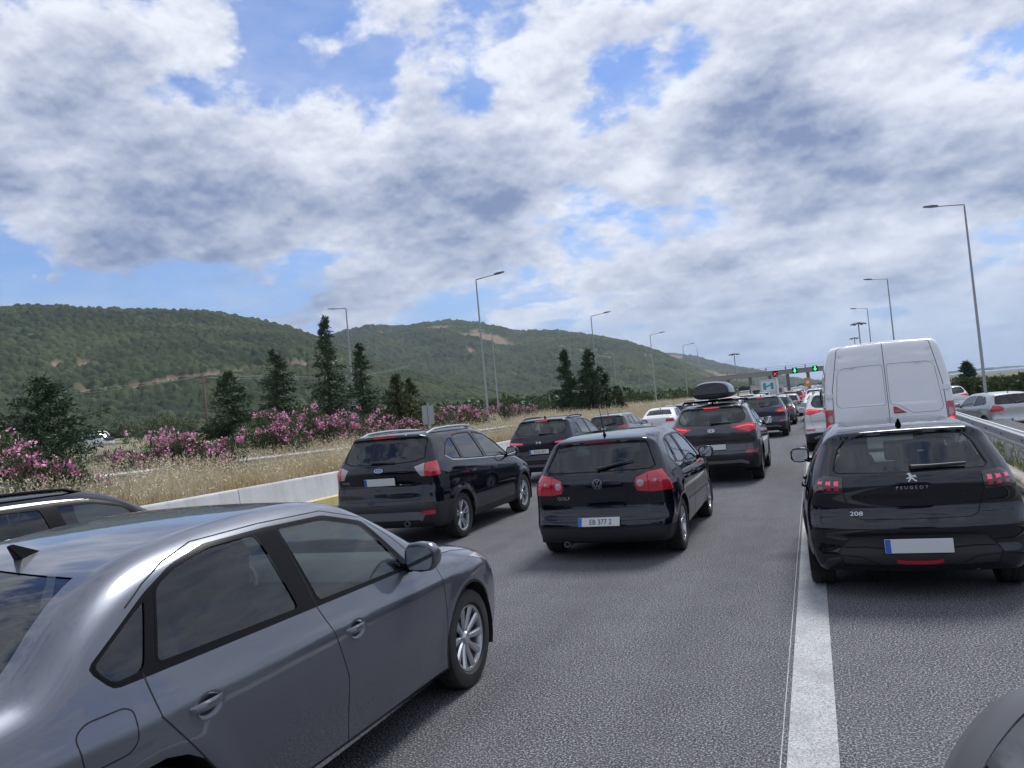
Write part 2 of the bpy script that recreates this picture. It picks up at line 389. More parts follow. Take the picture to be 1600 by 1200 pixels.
def rounded(poly, r=.03, n=3):
    out = []; m = len(poly)
    for i in range(m):
        p, a, b = Vector(poly[i]), Vector(poly[i - 1]), Vector(poly[(i + 1) % m])
        da, db = a - p, b - p; k = min(r, da.length * .45, db.length * .45)
        s, e = p + da.normalized() * k, p + db.normalized() * k
        for t in range(n + 1):
            t /= n; out.append(tuple(s * (1 - t) ** 2 + p * 2 * t * (1 - t) + e * t * t))
    return out
AXI = {'side': (1, 2), 'rear': (0, 2), 'front': (0, 2), 'top': (0, 1)}
class Pool:
    def __init__(s, bm):
        s.f = np.array(list(bm.faces), dtype=object); s.c = np.array([f.calc_center_median()[:] for f in bm.faces]); s.n = np.array([f.normal[:] for f in bm.faces]); s.r = np.zeros(len(s.f), int)
def cut(bm, lay, poly, axis, rid, sh, pool, over=(0,), ylim=None, minn=None, ycut=None):
    poly = hull(poly); ia, ib = AXI[axis]
    a0, a1 = min(p[0] for p in poly), max(p[0] for p in poly); b0, b1 = min(p[1] for p in poly), max(p[1] for p in poly)
    c = pool.c; k = (pool.r == 0) & (c[:, ia] > a0 - .12) & (c[:, ia] < a1 + .12) & (c[:, ib] > b0 - .12) & (c[:, ib] < b1 + .12)
    if axis == 'rear': k &= c[:, 1] < (ylim or sh.ymid)
    if axis == 'front': k &= c[:, 1] > (ylim or sh.ymid)
    if axis == 'side': k &= c[:, 0] > .3
    if minn: k &= pool.n[:, minn[0]] * minn[1] >= minn[2]
    sub = list(pool.f[k]); rest = []
    planes = []
    for i in range(len(poly)):
        p, q = poly[i], poly[(i + 1) % len(poly)]
        co = [0, 0, 0]; no = [0, 0, 0]; co[ia], co[ib] = p; no[ia], no[ib] = q[1] - p[1], -(q[0] - p[0]); planes.append((co, no))
    if ycut: planes.append(([0, ycut, 0], [0, 1, 0]))
    for co, no in planes:
        if not sub: break
        geom = list({e for f in sub for e in f.edges}) + sub + list({v for f in sub for v in f.verts})
        r = bmesh.ops.bisect_plane(bm, geom=geom, dist=1e-5, plane_co=co, plane_no=no)
        n = Vector(no); c0 = Vector(co); sub = []
        for f in r['geom']:
            if isinstance(f, bmesh.types.BMFace):
                (sub if (f.calc_center_median() - c0).dot(n) <= 0 else rest).append(f)
    for f in sub: f[lay] = rid
    new = sub + rest
    kk = ~k; arr = np.empty(len(new), dtype=object)
    for i, f in enumerate(new): arr[i] = f; f.normal_update()
    pool.f = np.concatenate([pool.f[kk], arr]); pool.c = np.concatenate([pool.c[kk], np.array([f.calc_center_median()[:] for f in new]).reshape(-1, 3)])
    pool.n = np.concatenate([pool.n[kk], np.array([f.normal[:] for f in new]).reshape(-1, 3)]); pool.r = np.concatenate([pool.r[kk], np.array([f[lay] for f in new], int)])
    return len(sub)
def piece(name, sh, v, faces, off=0.0, mirror=None, m=None):
    """faces of the half body -> a mesh; mirror: None = right side only, 'both' = both halves in one mesh, 'left' = left side only"""
    used = sorted({i for f in faces for i in f}); mp = {u: i for i, u in enumerate(used)}
    p = v[used]; n = sh.grad(p); p = p + n * off
    fs = [[mp[i] for i in f] for f in faces]
    if mirror == 'both':
        k = len(p); cen = np.abs(p[:, 0]) < 1e-4; idx = np.arange(k) + k; idx[cen] = np.arange(k)[cen]
        keep = ~cen; remap = np.arange(k); remap[keep] = k + np.arange(keep.sum())
        p2 = p[keep] * [-1, 1, 1]; n2 = n[keep] * [-1, 1, 1]
        fs = fs + [[int(remap[i]) for i in f[::-1]] for f in fs]; p = np.vstack([p, p2]); n = np.vstack([n, n2])
    elif mirror == 'left':
        p = p * [-1, 1, 1]; n = n * [-1, 1, 1]; fs = [f[::-1] for f in fs]
    me = bpy.data.meshes.new(name); me.from_pydata(p.tolist(), [], fs); me.update(); me.shade_smooth()
    me.normals_split_custom_set_from_vertices([tuple(q) for q in n])
    if m: me.materials.append(MATS[m])
    return me
def ribbon(sh, path, axis, width, m, lift=.0015, closed=False, step=.03, name='seam', sx=1):
    pts = []
    for i in range(len(path) - (0 if closed else 1)):
        a, b = np.array(path[i]), np.array(path[(i + 1) % len(path)]); k = max(1, int(np.linalg.norm(b - a) / step))
        pts += [a + (b - a) * t / k for t in range(k)]
    if not closed: pts.append(np.array(path[-1]))
    c, n = sh.on(pts, axis)
    if sx < 0: c = c * [-1, 1, 1]; n = n * [-1, 1, 1]
    t = np.roll(c, -1, 0) - np.roll(c, 1, 0)
    if not closed: t[0] = c[1] - c[0]; t[-1] = c[-1] - c[-2]
    s = np.cross(n, t); s /= np.linalg.norm(s, axis=1, keepdims=True) + 1e-9
    k = len(c); v = np.vstack([c + s * width / 2 + n * lift * .3, c + n * lift, c - s * width / 2 + n * lift * .3])
    fs = []
    for i in range(k if closed else k - 1):
        j = (i + 1) % k; fs += [(i, k + i, k + j, j), (k + i, 2 * k + i, 2 * k + j, k + j)]
    me = bpy.data.meshes.new(name); me.from_pydata(v.tolist(), [], fs); me.update()
    nn = np.vstack([n, n, n])
    me.shade_smooth(); me.normals_split_custom_set_from_vertices([tuple(q) for q in nn]); me.materials.append(MATS[m]); return me

# wheels: axis along x, outer face at +x
WHEELS = {}
def wheel_meshes(rad, width, style):
    key = (rad, width, style)
    if key in WHEELS: return WHEELS[key]
    rr = rad * (.665 if style != 'steel' else .60); h = width / 2
    prof = [(-h * .8, rr), (-h * .98, rr + .02), (-h, rad * .86), (-h * .92, rad * .965), (-h * .72, rad), (-h * .25, rad), (-h * .22, rad - .006), (-h * .16, rad - .006), (-h * .13, rad),
            (h * .13, rad), (h * .16, rad - .006), (h * .22, rad - .006), (h * .25, rad), (h * .72, rad), (h * .92, rad * .965), (h, rad * .86), (h * .98, rr + .02), (h * .8, rr)]
    ty = MB().lathe(prof, 40).mesh('tyre', 'rubber', smooth='auto')
    b = MB().lathe([(h * .82, rr + .004), (h * .86, rr), (h * .80, rr - .014), (h * .30, rr - .03), (-h * .8, rr - .02), (-h * .82, rr)], 40)
    ns = {'ten': 10, 'five': 5, 'seven': 7, 'steel': 9}[style]
    o, hr = h * .62, .045
    b.lathe([(o - .03, .0), (o + .012, .0), (o + .012, hr * .8), (o + .002, hr), (o - .03, hr * 1.1)], 20)
    for k in range(ns):
        a = 2 * math.pi * k / ns
        def spoke(a0, a1, w0, w1):
            v = []
            for t, wd, ang, dx in ((0, w0, a0, -.004), (.5, (w0 + w1) / 2, (a0 + a1) / 2, .006), (1, w1, a1, .022)):
                r_ = hr * .7 + (rr - .012 - hr * .7) * t
                cx, cy = r_ * math.cos(ang), r_ * math.sin(ang); tx, ty_ = -math.sin(ang), math.cos(ang)
                for q, dd in ((-1, 0), (-.55, .012), (.55, .012), (1, 0)):
                    v.append((o + dx + dd - .012, cx + tx * wd * q, cy + ty_ * wd * q))
                for q in (1, -1): v.append((o + dx - .045, cx + tx * wd * q * .8, cy + ty_ * wd * q * .8))
            f = []
            for s_ in range(2):
                for e in range(6): f.append((s_ * 6 + e, s_ * 6 + (e + 1) % 6, s_ * 6 + 6 + (e + 1) % 6, s_ * 6 + 6 + e))
            b.add(v, f)
        if style == 'five':
            spoke(a - .10, a - .20, .014, .017); spoke(a + .10, a + .20, .014, .017)
        elif style == 'ten': spoke(a, a + .05, .014, .030)
        elif style == 'seven': spoke(a, a, .016, .034)
        else: spoke(a, a, .022, .035)
    rim = b.mesh('rim', 'alloy', smooth='auto')
    br = MB().lathe([(h * .05, .0), (h * .05, rr * .78), (-h * .1, rr * .78), (-h * .1, .0)], 28).lathe([(-h * .2, rr - .04), (-h * .2, 0)], 24).mesh('brake_disc', 'alloy_dark')
    WHEELS[key] = (ty, rim, br); return WHEELS[key]
_int = {}
def interior_meshes():
    if 'seat' in _int: return _int
    def seat(xc, y, w=.25):
        b = MB().box(xc - w, xc + w, y - .25, y + .27, .32, .52)
        b.add([(xc + a * w * k, y - .22 - d + e, z) for z, d, k in ((.48, 0, 1), (.85, .10, .95), (1.08, .17, .62)) for e in (0, .12) for a in (-1, 1)],
              [(0, 2, 3, 1)] + [q for s_ in (0, 4) for q in ((s_, s_ + 1, s_ + 5, s_ + 4), (s_ + 1, s_ + 3, s_ + 7, s_ + 5), (s_ + 3, s_ + 2, s_ + 6, s_ + 7), (s_ + 2, s_, s_ + 4, s_ + 6))] + [(8, 9, 11, 10)])
        b.box(xc - .13, xc + .13, y - .40, y - .30, 1.10, 1.27); b.box(xc - .05, xc + .05, y - .365, y - .345, 1.0, 1.12)
        return b
    _int['seat'] = seat(0, 0).mesh('seat', 'seat', bevel=.035)
    rb = seat(0, 0, .60)
    for x in (-.38, .38): rb.box(x - .12, x + .12, -.42, -.32, 1.06, 1.20)
    _int['bench'] = rb.mesh('rear_bench', 'seat', bevel=.035)
    _int['dash'] = MB().prism([(-.05, .62), (-.12, .86), (.0, .97), (.25, .985), (.75, .93), (.75, .5)], -.70, .70, 'x').mesh('dashboard', 'dash', bevel=.02)
    w = MB()
    w.tube([(.18 * math.cos(a), .18 * math.sin(a) * .35 - .0, .18 * math.sin(a)) for a in [2 * math.pi * k / 24 for k in range(25)]], .016, 8, False); w.box(-.17, .17, -.012, .012, -.03, .03)
    _int['wheel'] = w.mesh('steering_wheel', 'dash', smooth='auto')
    _int['floor'] = MB().box(-.72, .72, 0, 1, .24, .30).mesh('cabin_floor', 'dash')
    return _int
def mirror_meshes():
    if 'mir' in _int: return _int['mir']
    # right-hand mirror: origin at its root on the door, x outwards; y forward
    sec = [(0.03, .03, .05), (.06, .10, .085), (.13, .115, .095), (.20, .10, .085), (.235, .06, .05)]
    v, f = [], []; n = 14
    for x, dy, dz in sec:
        for k in range(n):
            a = 2 * math.pi * k / n; ca, sa = math.cos(a), math.sin(a)
            yy = (ca * dy if ca > 0 else max(ca * dy, -.030)); v.append((x, yy, .06 + sa * dz * (1 if abs(sa) < .8 else .95)))
    m = len(sec)
    f = [(i * n + k, i * n + (k + 1) % n, (i + 1) * n + (k + 1) % n, (i + 1) * n + k) for i in range(m - 1) for k in range(n)] + [tuple(range(n)), tuple(range((m - 1) * n, m * n))]
    shell = MB().add(v, f)
    g = MB().prism(rounded([(.05, -.01), (.05, .12), (.205, .125), (.222, .06), (.20, -.012)], .03), -.036, -.033, 'y')
    s = MB().box(-.06, .07, -.015, .05, -.03, .02)
    _int['mir'] = (shell.mesh('mirror_housing', None, smooth='auto', bevel=.004, seg=1), g.mesh('mirror_glass', 'mirror_glass'), s.mesh('mirror_arm', 'trim_black', bevel=.01))
    return _int['mir']
def handle_mesh():
    if 'handle' not in _int:
        b = MB(); n = 9; v = []
        for i in range(n):
            t = i / (n - 1); y = -.115 + .23 * t; e = math.sin(math.pi * t) ** .45; bow = .030 * e; th = .009 + .010 * e
            v += [(bow + .006, y, th), (bow + .014 * e, y, th * .55), (bow + .014 * e, y, -th * .6), (bow + .004, y, -th), (bow - .012, y, -th * .7), (bow - .012, y, th * .7)]
        f = [(i * 6 + k, i * 6 + (k + 1) % 6, i * 6 + 6 + (k + 1) % 6, i * 6 + 6 + k) for i in range(n - 1) for k in range(6)] + [(0, 1, 2, 3, 4, 5), tuple(range(n * 6 - 1, n * 6 - 7, -1))]
        b.add(v, f); _int['handle'] = b.mesh('door_handle', None, smooth='auto')
    return _int['handle']
def plate_parts(root_add, sh, z, w=.52, h=.11, txt=None, band=True, lift=.012, x=0.0):
    c, n = sh.on([(abs(x), z)], 'rear'); c = c[0]
    til = math.atan2(n[0][2], -n[0][1]) * .8
    b = MB().box(-w / 2, w / 2, -.008, 0, -h / 2, h / 2).mesh('number_plate', 'plate_white', bevel=.003, seg=1)
    pl = root_add('number_plate', b, loc=(x, c[1] - lift, z), rot=(-til, 0, 0))
    if band: root_add('country_band', MB().box(-w / 2 + .003, -w / 2 + .045, -.0105, -.006, -h / 2 + .003, h / 2 - .003).mesh('country_band', 'plate_blue'), pl)
    if txt:
        root_add('plate_lettering', text_mesh(txt, h * .82, 'ink', .002, spacing=1.05, xs=.82), pl, loc=(.02, -.0095, -.004), rot=(R(90), 0, 0))
    return pl
class Model: pass
CAR_N = [0]
def build_model(sp):
    """cuts the body into its panels, panes and lamps; returns a list of (name, mesh, material or None, parent index or None, loc, rot)"""
    sh = Shape(sp); g = sp.get('g', .036)
    v0, F0 = sh.grid(g)
    me = bpy.data.meshes.new('half'); me.from_pydata(v0.tolist(), [], F0.tolist()); bm = bmesh.new(); bm.from_mesh(me); bpy.data.meshes.remove(me)
    if 'refine' in sp:                          # finer faces where small forms are pressed into the panels
        keep = len(bm.verts); bm.verts.ensure_lookup_table()
        for (ry, rz, ra, rb) in sp['refine']:
            fs = [f for f in bm.faces if f.calc_center_median().x > .5 and abs(f.calc_center_median().y - ry) < ra and abs(f.calc_center_median().z - rz) < rb]
            bmesh.ops.subdivide_edges(bm, edges=list({e for f in fs for e in f.edges}), cuts=3, use_grid_fill=True)
        bm.verts.index_update(); bm.verts.ensure_lookup_table(); P_ = np.array([q.co[:] for q in bm.verts]); N_ = P_[keep:]
        for _ in range(4): N_ = N_ - sh.grad(N_) * sh.f(N_)[:, None]
        for i, q in enumerate(N_): bm.verts[keep + i].co = q
    bm.normal_update(); lay = bm.faces.layers.int.new('rid'); pool = Pool(bm)
    regs = []                                   # (name, offset, mirror mode, material, parent)
    def reg(name, off, mode, m, parent=None):
        regs.append((name, off, mode, m, parent)); return len(regs)
    detail = sp.get('detail', True)
    # wheel arches are cut away
    for wy in sh.wheels:
        ring = [(wy + sh.arch * math.cos(a), sh.wr + sh.arch * math.sin(a)) for a in [2 * math.pi * k / 22 for k in range(22)]]
        cut(bm, lay, ring, 'side', -1, sh, pool)
    for nm, off, m, polys, axis, kw in sp['regions']:
        mode = kw.pop('mode', 'split' if axis == 'side' else 'both'); par = kw.pop('parent', None)
        rid = reg(nm, off, mode, m, par)
        for pg in polys: cut(bm, lay, pg, axis, rid, sh, pool, **kw)
        kw['mode'] = mode
        if par: kw['parent'] = par
    v = np.array([q.co[:] for q in bm.verts]); bm.verts.index_update()
    by = {}
    for f in bm.faces: by.setdefault(f[lay], []).append([q.index for q in f.verts])
    bm.free()
    md = Model(); md.sh = sh; md.parts = []; md.sp = sp
    def add(name, mesh, m=None, parent=None, loc=None, rot=None):
        md.parts.append((name, mesh, m, parent, loc, rot)); return len(md.parts) - 1
    md.add = add
    add('body', piece('body', sh, v, by[0], 0, 'both'), 'PAINT')
    for i, (nm, off, mode, m, par) in enumerate(regs):
        if i + 1 not in by: continue
        if mode == 'both': add(nm, piece(nm, sh, v, by[i + 1], off, 'both'), m)
        else:
            add(nm, piece(nm, sh, v, by[i + 1], off, None), m); add(nm, piece(nm, sh, v, by[i + 1], off, 'left'), m)
    # wheel wells and underbody
    for wy in sh.wheels:
        for sx in (1, -1):
            ww = float(sh.w(np.array([wy]), np.array([.5]))[0]) - .012
            n = 20; a_ = [math.pi * (-.12 + 1.24 * k / n) for k in range(n + 1)]; ra = sh.arch + .004
            vv = [(sx * xx, wy + ra * math.cos(a), sh.wr + ra * math.sin(a)) for xx in (ww, ww - .34) for a in a_] + [(sx * (ww - .34), wy, sh.wr)]
            ff = [(k, k + 1, n + 2 + k, n + 1 + k) for k in range(n)] + [(n + 1 + k, n + 2 + k, 2 * n + 2) for k in range(n)]
            add('wheel_well', MB().add(vv, ff).mesh('wheel_well', 'under', smooth=True))
    for wy in sh.wheels:
        for sx in (1, -1):
            ww = float(sh.w(np.array([wy]), np.array([.55]))[0]); wd = sp.get('tw', .215)
            t, rm, br = wheel_meshes(sh.wr, wd, sp.get('rim', 'ten'))
            k = add('wheel', None, loc=(sx * (ww - wd / 2 - .012), wy, sh.wr), rot=(R(17 * wy), 0, 0 if sx > 0 else math.pi))
            add('tyre', t, parent=k); add('rim', rm, parent=k)
            if detail: add('brake_disc', br, parent=k)
    for nm, path, axis, wd, m, closed in sp.get('seams', []):
        for sx in ((1, -1) if (axis == 'side' or nm.endswith('*')) else (1,)):
            add(nm.rstrip('*'), ribbon(sh, path, axis, wd, m, closed=closed, name=nm.rstrip('*'), sx=sx, lift=.0016 if wd < .012 else .004))
    I = interior_meshes(); iy = sp.get('seat_y', 2.2); dz = sp.get('seat_z', 0.0)
    if detail:
        xi = sh.W - .53
        for sx in (1, -1): add('seat', I['seat'], loc=(sx * xi, iy, dz))
        if sp.get('bench', True): add('rear_bench', I['bench'], loc=(0, iy - .92, dz), rot=None)
        add('dashboard', I['dash'], loc=(0, iy + .78, dz)); add('steering_wheel', I['wheel'], loc=(-xi, iy + .52, .84 + dz), rot=(R(-22), 0, 0))
        if 'floor' in sp: add('cabin_floor', MB().box(-sh.W + .16, sh.W - .16, sp['floor'][0], sp['floor'][1], .24, .30).mesh('cabin_floor', 'dash'))
    mp = sp.get('mirror')
    if mp:
        hs, gl, ar = mirror_meshes(); c, n = sh.on([mp], 'side')
        for sx in (1, -1):
            k = add('door_mirror', hs, sp.get('mirror_mat', 'PAINT'), loc=(sx * (c[0][0] - .015), mp[0], mp[1]), rot=None)
            md.parts[k] = md.parts[k] + ((sx, 1, 1),)
            add('mirror_glass', gl, parent=k); add('mirror_arm', ar, parent=k)
    for (hy, hz) in sp.get('handles', []):
        c, n = sh.on([(hy, hz)], 'side')
        for sx in (1, -1):
            k = add('door_handle', handle_mesh(), sp.get('handle_mat', 'PAINT'), loc=(sx * (c[0][0] - .004), hy, hz)); md.parts[k] = md.parts[k] + ((sx, 1, 1),)
    if 'extra' in sp: sp['extra'](md, sh, add)
    return md
def place_model(md, name, paint_name, loc, rz=0.0, label=None, cat='car', group=None, over=None):
    root = bpy.data.objects.new(name, None); COL.objects.link(root); root.empty_display_size = .2
    root.location = loc; root.rotation_euler = (0, 0, R(rz)); root['label'] = label; root['category'] = cat
    if group: root['group'] = group
    obs = []
    for p in md.parts:
        nm, me, m, par, lo, ro = p[:6]
        o = bpy.data.objects.new(nm, me); COL.objects.link(o); o.parent = root if par is None else obs[par]
        if me is None: o.empty_display_size = .1
        if lo is not None: o.location = lo
        if ro is not None: o.rotation_euler = ro
        if len(p) > 6: o.scale = p[6]
        mm = paint_name if m == 'PAINT' else m
        if over and nm in over: mm = over[nm]
        if mm and me is not None:
            if not me.materials: me.materials.append(None)
            o.material_slots[0].link = 'OBJECT'; o.material_slots[0].material = MATS[mm]
        obs.append(o)
    return root
def wiper(md, sh, a, b, rad=.011):
    c, n = sh.on([(abs(a[0]), a[1]), (abs(b[0]), b[1])], 'rear'); c[0][0] = a[0]; c[1][0] = b[0]
    p = [Vector(c[i]) + Vector((0, -.03, 0)) for i in (0, 1)]
    w = MB().tube([p[0] + Vector((0, .03, -.0)), p[0], p[0] * .7 + p[1] * .3, p[1]], [.022, .022, .015, rad * .6], 8)
    md.add('rear_wiper', w.mesh('rear_wiper', 'plastic', smooth='auto'))
def badge_text(md, sh, s, size, x, z, m='chrome', spacing=1.0, name='badge_lettering', xs=1.0, align='CENTER', lift=.007):
    c, n = sh.on([(abs(x), z)], 'rear'); til = math.atan2(n[0][2], -n[0][1])
    md.add(name, text_mesh(s, size, m, .004, spacing=spacing, xs=xs, align=align), None, None, (x, c[0][1] - lift, z), (R(90) - til, 0, math.atan2(n[0][0] * (1 if x >= 0 else -1), -n[0][1])))
def rear_mesh(md, sh, mb, name, m, x, z, lift=.0, smooth='auto', bevel=0):
    """mb drawn in the plane x/z with y towards the viewer as negative"""
    c, n = sh.on([(abs(x), z)], 'rear'); til = math.atan2(n[0][2], -n[0][1]); sg = 1 if x >= 0 else -1
    return md.add(name, mb.mesh(name, m, smooth=smooth, bevel=bevel), None, None, (x, c[0][1] - lift, z), (-til, 0, math.atan2(n[0][0] * sg, -n[0][1])))

# ------------------------------------------------------------------ the vehicle kinds
def side_set(front, rear, quarter=None, gl=('glass_clear', 'glass_tint', 'glass_tint'), trim='trim_black', pillar=True, tw=.020):
    rg, sm = [], []
    for poly, g in ((front, gl[0]), (rear, gl[1]), (quarter, gl[2])):
        if poly is None: continue
        poly = rounded(hull(poly), .035); rg.append(('side_window', -.006, g, [poly], 'side', {}))
        sm.append(('window_trim', poly, 'side', tw, trim, True))
    return rg, sm
def lamp_pieces(name, m, polys, off=.004, ycut=.34):
    return (name, off, m, polys, 'rear', {'mode': 'split', 'ylim': .75, 'ycut': ycut})
def circle(x, z, r, n=16): return [(x + r * math.cos(2 * math.pi * k / n), z + r * math.sin(2 * math.pi * k / n)) for k in range(n)]
def fin(md, sh, y, x=0.0, m='trim_black'):
    c, n = sh.on([(0.0, y)], 'top'); z = c[0][2]
    b = MB().add([(-.028, -.0, -.004), (.028, 0, -.004), (.02, .15, -.008), (-.02, .15, -.008), (-.006, -.045, .062), (.006, -.045, .062), (.003, -.02, .068), (-.003, -.02, .068)],
                 [(0, 1, 5, 4), (1, 2, 6, 5), (2, 3, 7, 6), (3, 0, 4, 7), (4, 5, 6, 7), (3, 2, 1, 0)])
    md.add('roof_antenna', b.mesh('roof_antenna', m, bevel=.006), None, None, (x, y, z))
def rod(md, sh, y, lean=.32, ln=.42):
    c, n = sh.on([(0.0, y)], 'top'); z = c[0][2]
    b = MB().tube([(0, 0, -.005), (0, -.01, .02), (0, -.03, .05)], [.028, .016, .008], 10).tube([(0, -.03, .05), (0, -.03 - lean * ln, ln)], [.005, .0035], 6)
    md.add('roof_antenna', b.mesh('roof_antenna', 'trim_black', smooth='auto'), None, None, (0, y, z))
def rails(md, sh, y0, y1, z=1.5, h=.05, m='satin', r=.018):
    ys = np.linspace(y0, y1, 9); q = []
    for y in ys:
        zz = z
        c, n = sh.on([(float(y), z)], 'side'); q.append(c[0])
    for sx in (1, -1):
        pts = []
        for i, c in enumerate(q):
            x = c[0] - .05; cc, _ = sh.on([(x, float(ys[i]))], 'top')
            lift = h * math.sin(math.pi * min(max(i / 8, 0.0), 1.0)) ** .35 if 0 < i < 8 else -.01
            pts.append((sx * x, float(ys[i]), cc[0][2] + lift))
        md.add('roof_rail', MB().tube(pts, r, 8).mesh('roof_rail', m, smooth='auto'))
def exhaust(md, x, z, y=.10, r=.035):
    md.add('exhaust_pipe', MB().lathe([(-.0, r), (.25, r), (.25, r - .006), (.0, r - .006), (.0, r)], 20, 'y', (0, 0, 0)).mesh('exhaust_pipe', 'satin', smooth='auto'), None, None, (x, y, z))
def ring_badge(md, sh, x, z, rad, kind):
    b = MB().lathe([(-.004, rad * .86), (-.012, rad * .88), (-.012, rad * .98), (-.002, rad)], 32, 'y')
    d = MB().lathe([(-.003, 0), (-.004, rad * .87), (0, rad * .9)], 28, 'y')
    if kind == 'vw':
        t = rad * .16
        def bar(x0, z0, x1, z1):
            a = Vector((x1 - x0, 0, z1 - z0)).normalized(); s = Vector((-a.z, 0, a.x)) * t / 2
            v = [Vector((x0, 0, z0)) - s, Vector((x0, 0, z0)) + s, Vector((x1, 0, z1)) + s, Vector((x1, 0, z1)) - s]
            b.add([(p.x * rad, -.009, p.z * rad) for p in v] + [(p.x * rad, -.002, p.z * rad) for p in v], [(0, 1, 2, 3), (0, 4, 5, 1), (1, 5, 6, 2), (2, 6, 7, 3), (3, 7, 4, 0)])
        t = .17
        bar(-.34, .82, 0, .12); bar(.34, .82, 0, .12); bar(-.74, .50, -.36, -.76); bar(.74, .50, .36, -.76); bar(-.36, -.76, 0, -.02); bar(.36, -.76, 0, -.02)
    rear_mesh(md, sh, d, 'badge_field', 'trim_black', x, z, .002); rear_mesh(md, sh, b, 'badge', 'chrome', x, z, .003)
def oval_badge(md, sh, x, z, a, b_, letter=None, ring='chrome', field='plate_blue'):
    n = 28; o, i_ = [], []
    b = MB(); v = []
    for k in range(n):
        q = 2 * math.pi * k / n; ca, sa = math.cos(q), math.sin(q); v += [(a * ca, -.003, b_ * sa), (a * ca, -.010, b_ * sa), (a * .86 * ca, -.010, b_ * .84 * sa), (a * .84 * ca, -.004, b_ * .82 * sa)]
    b.add(v, [(k * 4 + e, ((k + 1) % n) * 4 + e, ((k + 1) % n) * 4 + e + 1, k * 4 + e + 1) for k in range(n) for e in range(3)])
    f = MB().add([(a * .86 * math.cos(2 * math.pi * k / n), -.005, b_ * .84 * math.sin(2 * math.pi * k / n)) for k in range(n)], [tuple(range(n))])
    if letter == 'H':
        for s in (-1, 1): b.prism([(s * a * .42 - .007 + .006, -b_ * .6), (s * a * .42 + .007 + .006, -b_ * .6), (s * a * .42 + .007 - .006, b_ * .6), (s * a * .42 - .007 - .006, b_ * .6)], -.010, -.004, 'y')
        b.prism([(-a * .42, -b_ * .25), (a * .42, b_ * .05), (a * .42, b_ * .3), (-a * .42, 0)], -.010, -.004, 'y')
    elif letter: md_t = letter
    rear_mesh(md, sh, b, 'badge', ring, x, z, .002)
    if field: rear_mesh(md, sh, f, 'badge_field', field, x, z, .002)
    if letter and letter != 'H': badge_text(md, sh, letter, b_ * 1.3, x, z, 'chrome', 1.0, 'badge_lettering', .9, lift=.010)
def red_discs(md, sh, items):
    for (x, z, r, m, nm) in items:
        for sx in (1, -1):
            b = MB().lathe([(-.010, 0), (-.012, r * .55), (-.006, r), (.012, r * 1.02)], 20, 'y')
            rear_mesh(md, sh, b, nm, m, sx * x, z, .003)
def sedan_regions(rw, ws, hood=None):
    return [('rear_window', -.005, 'glass_mid', [rw], 'rear', {'minn': (2, 1, .12)}), ('windscreen', -.005, 'glass_clear', [ws], 'front', {'minn': (2, 1, .12)})]

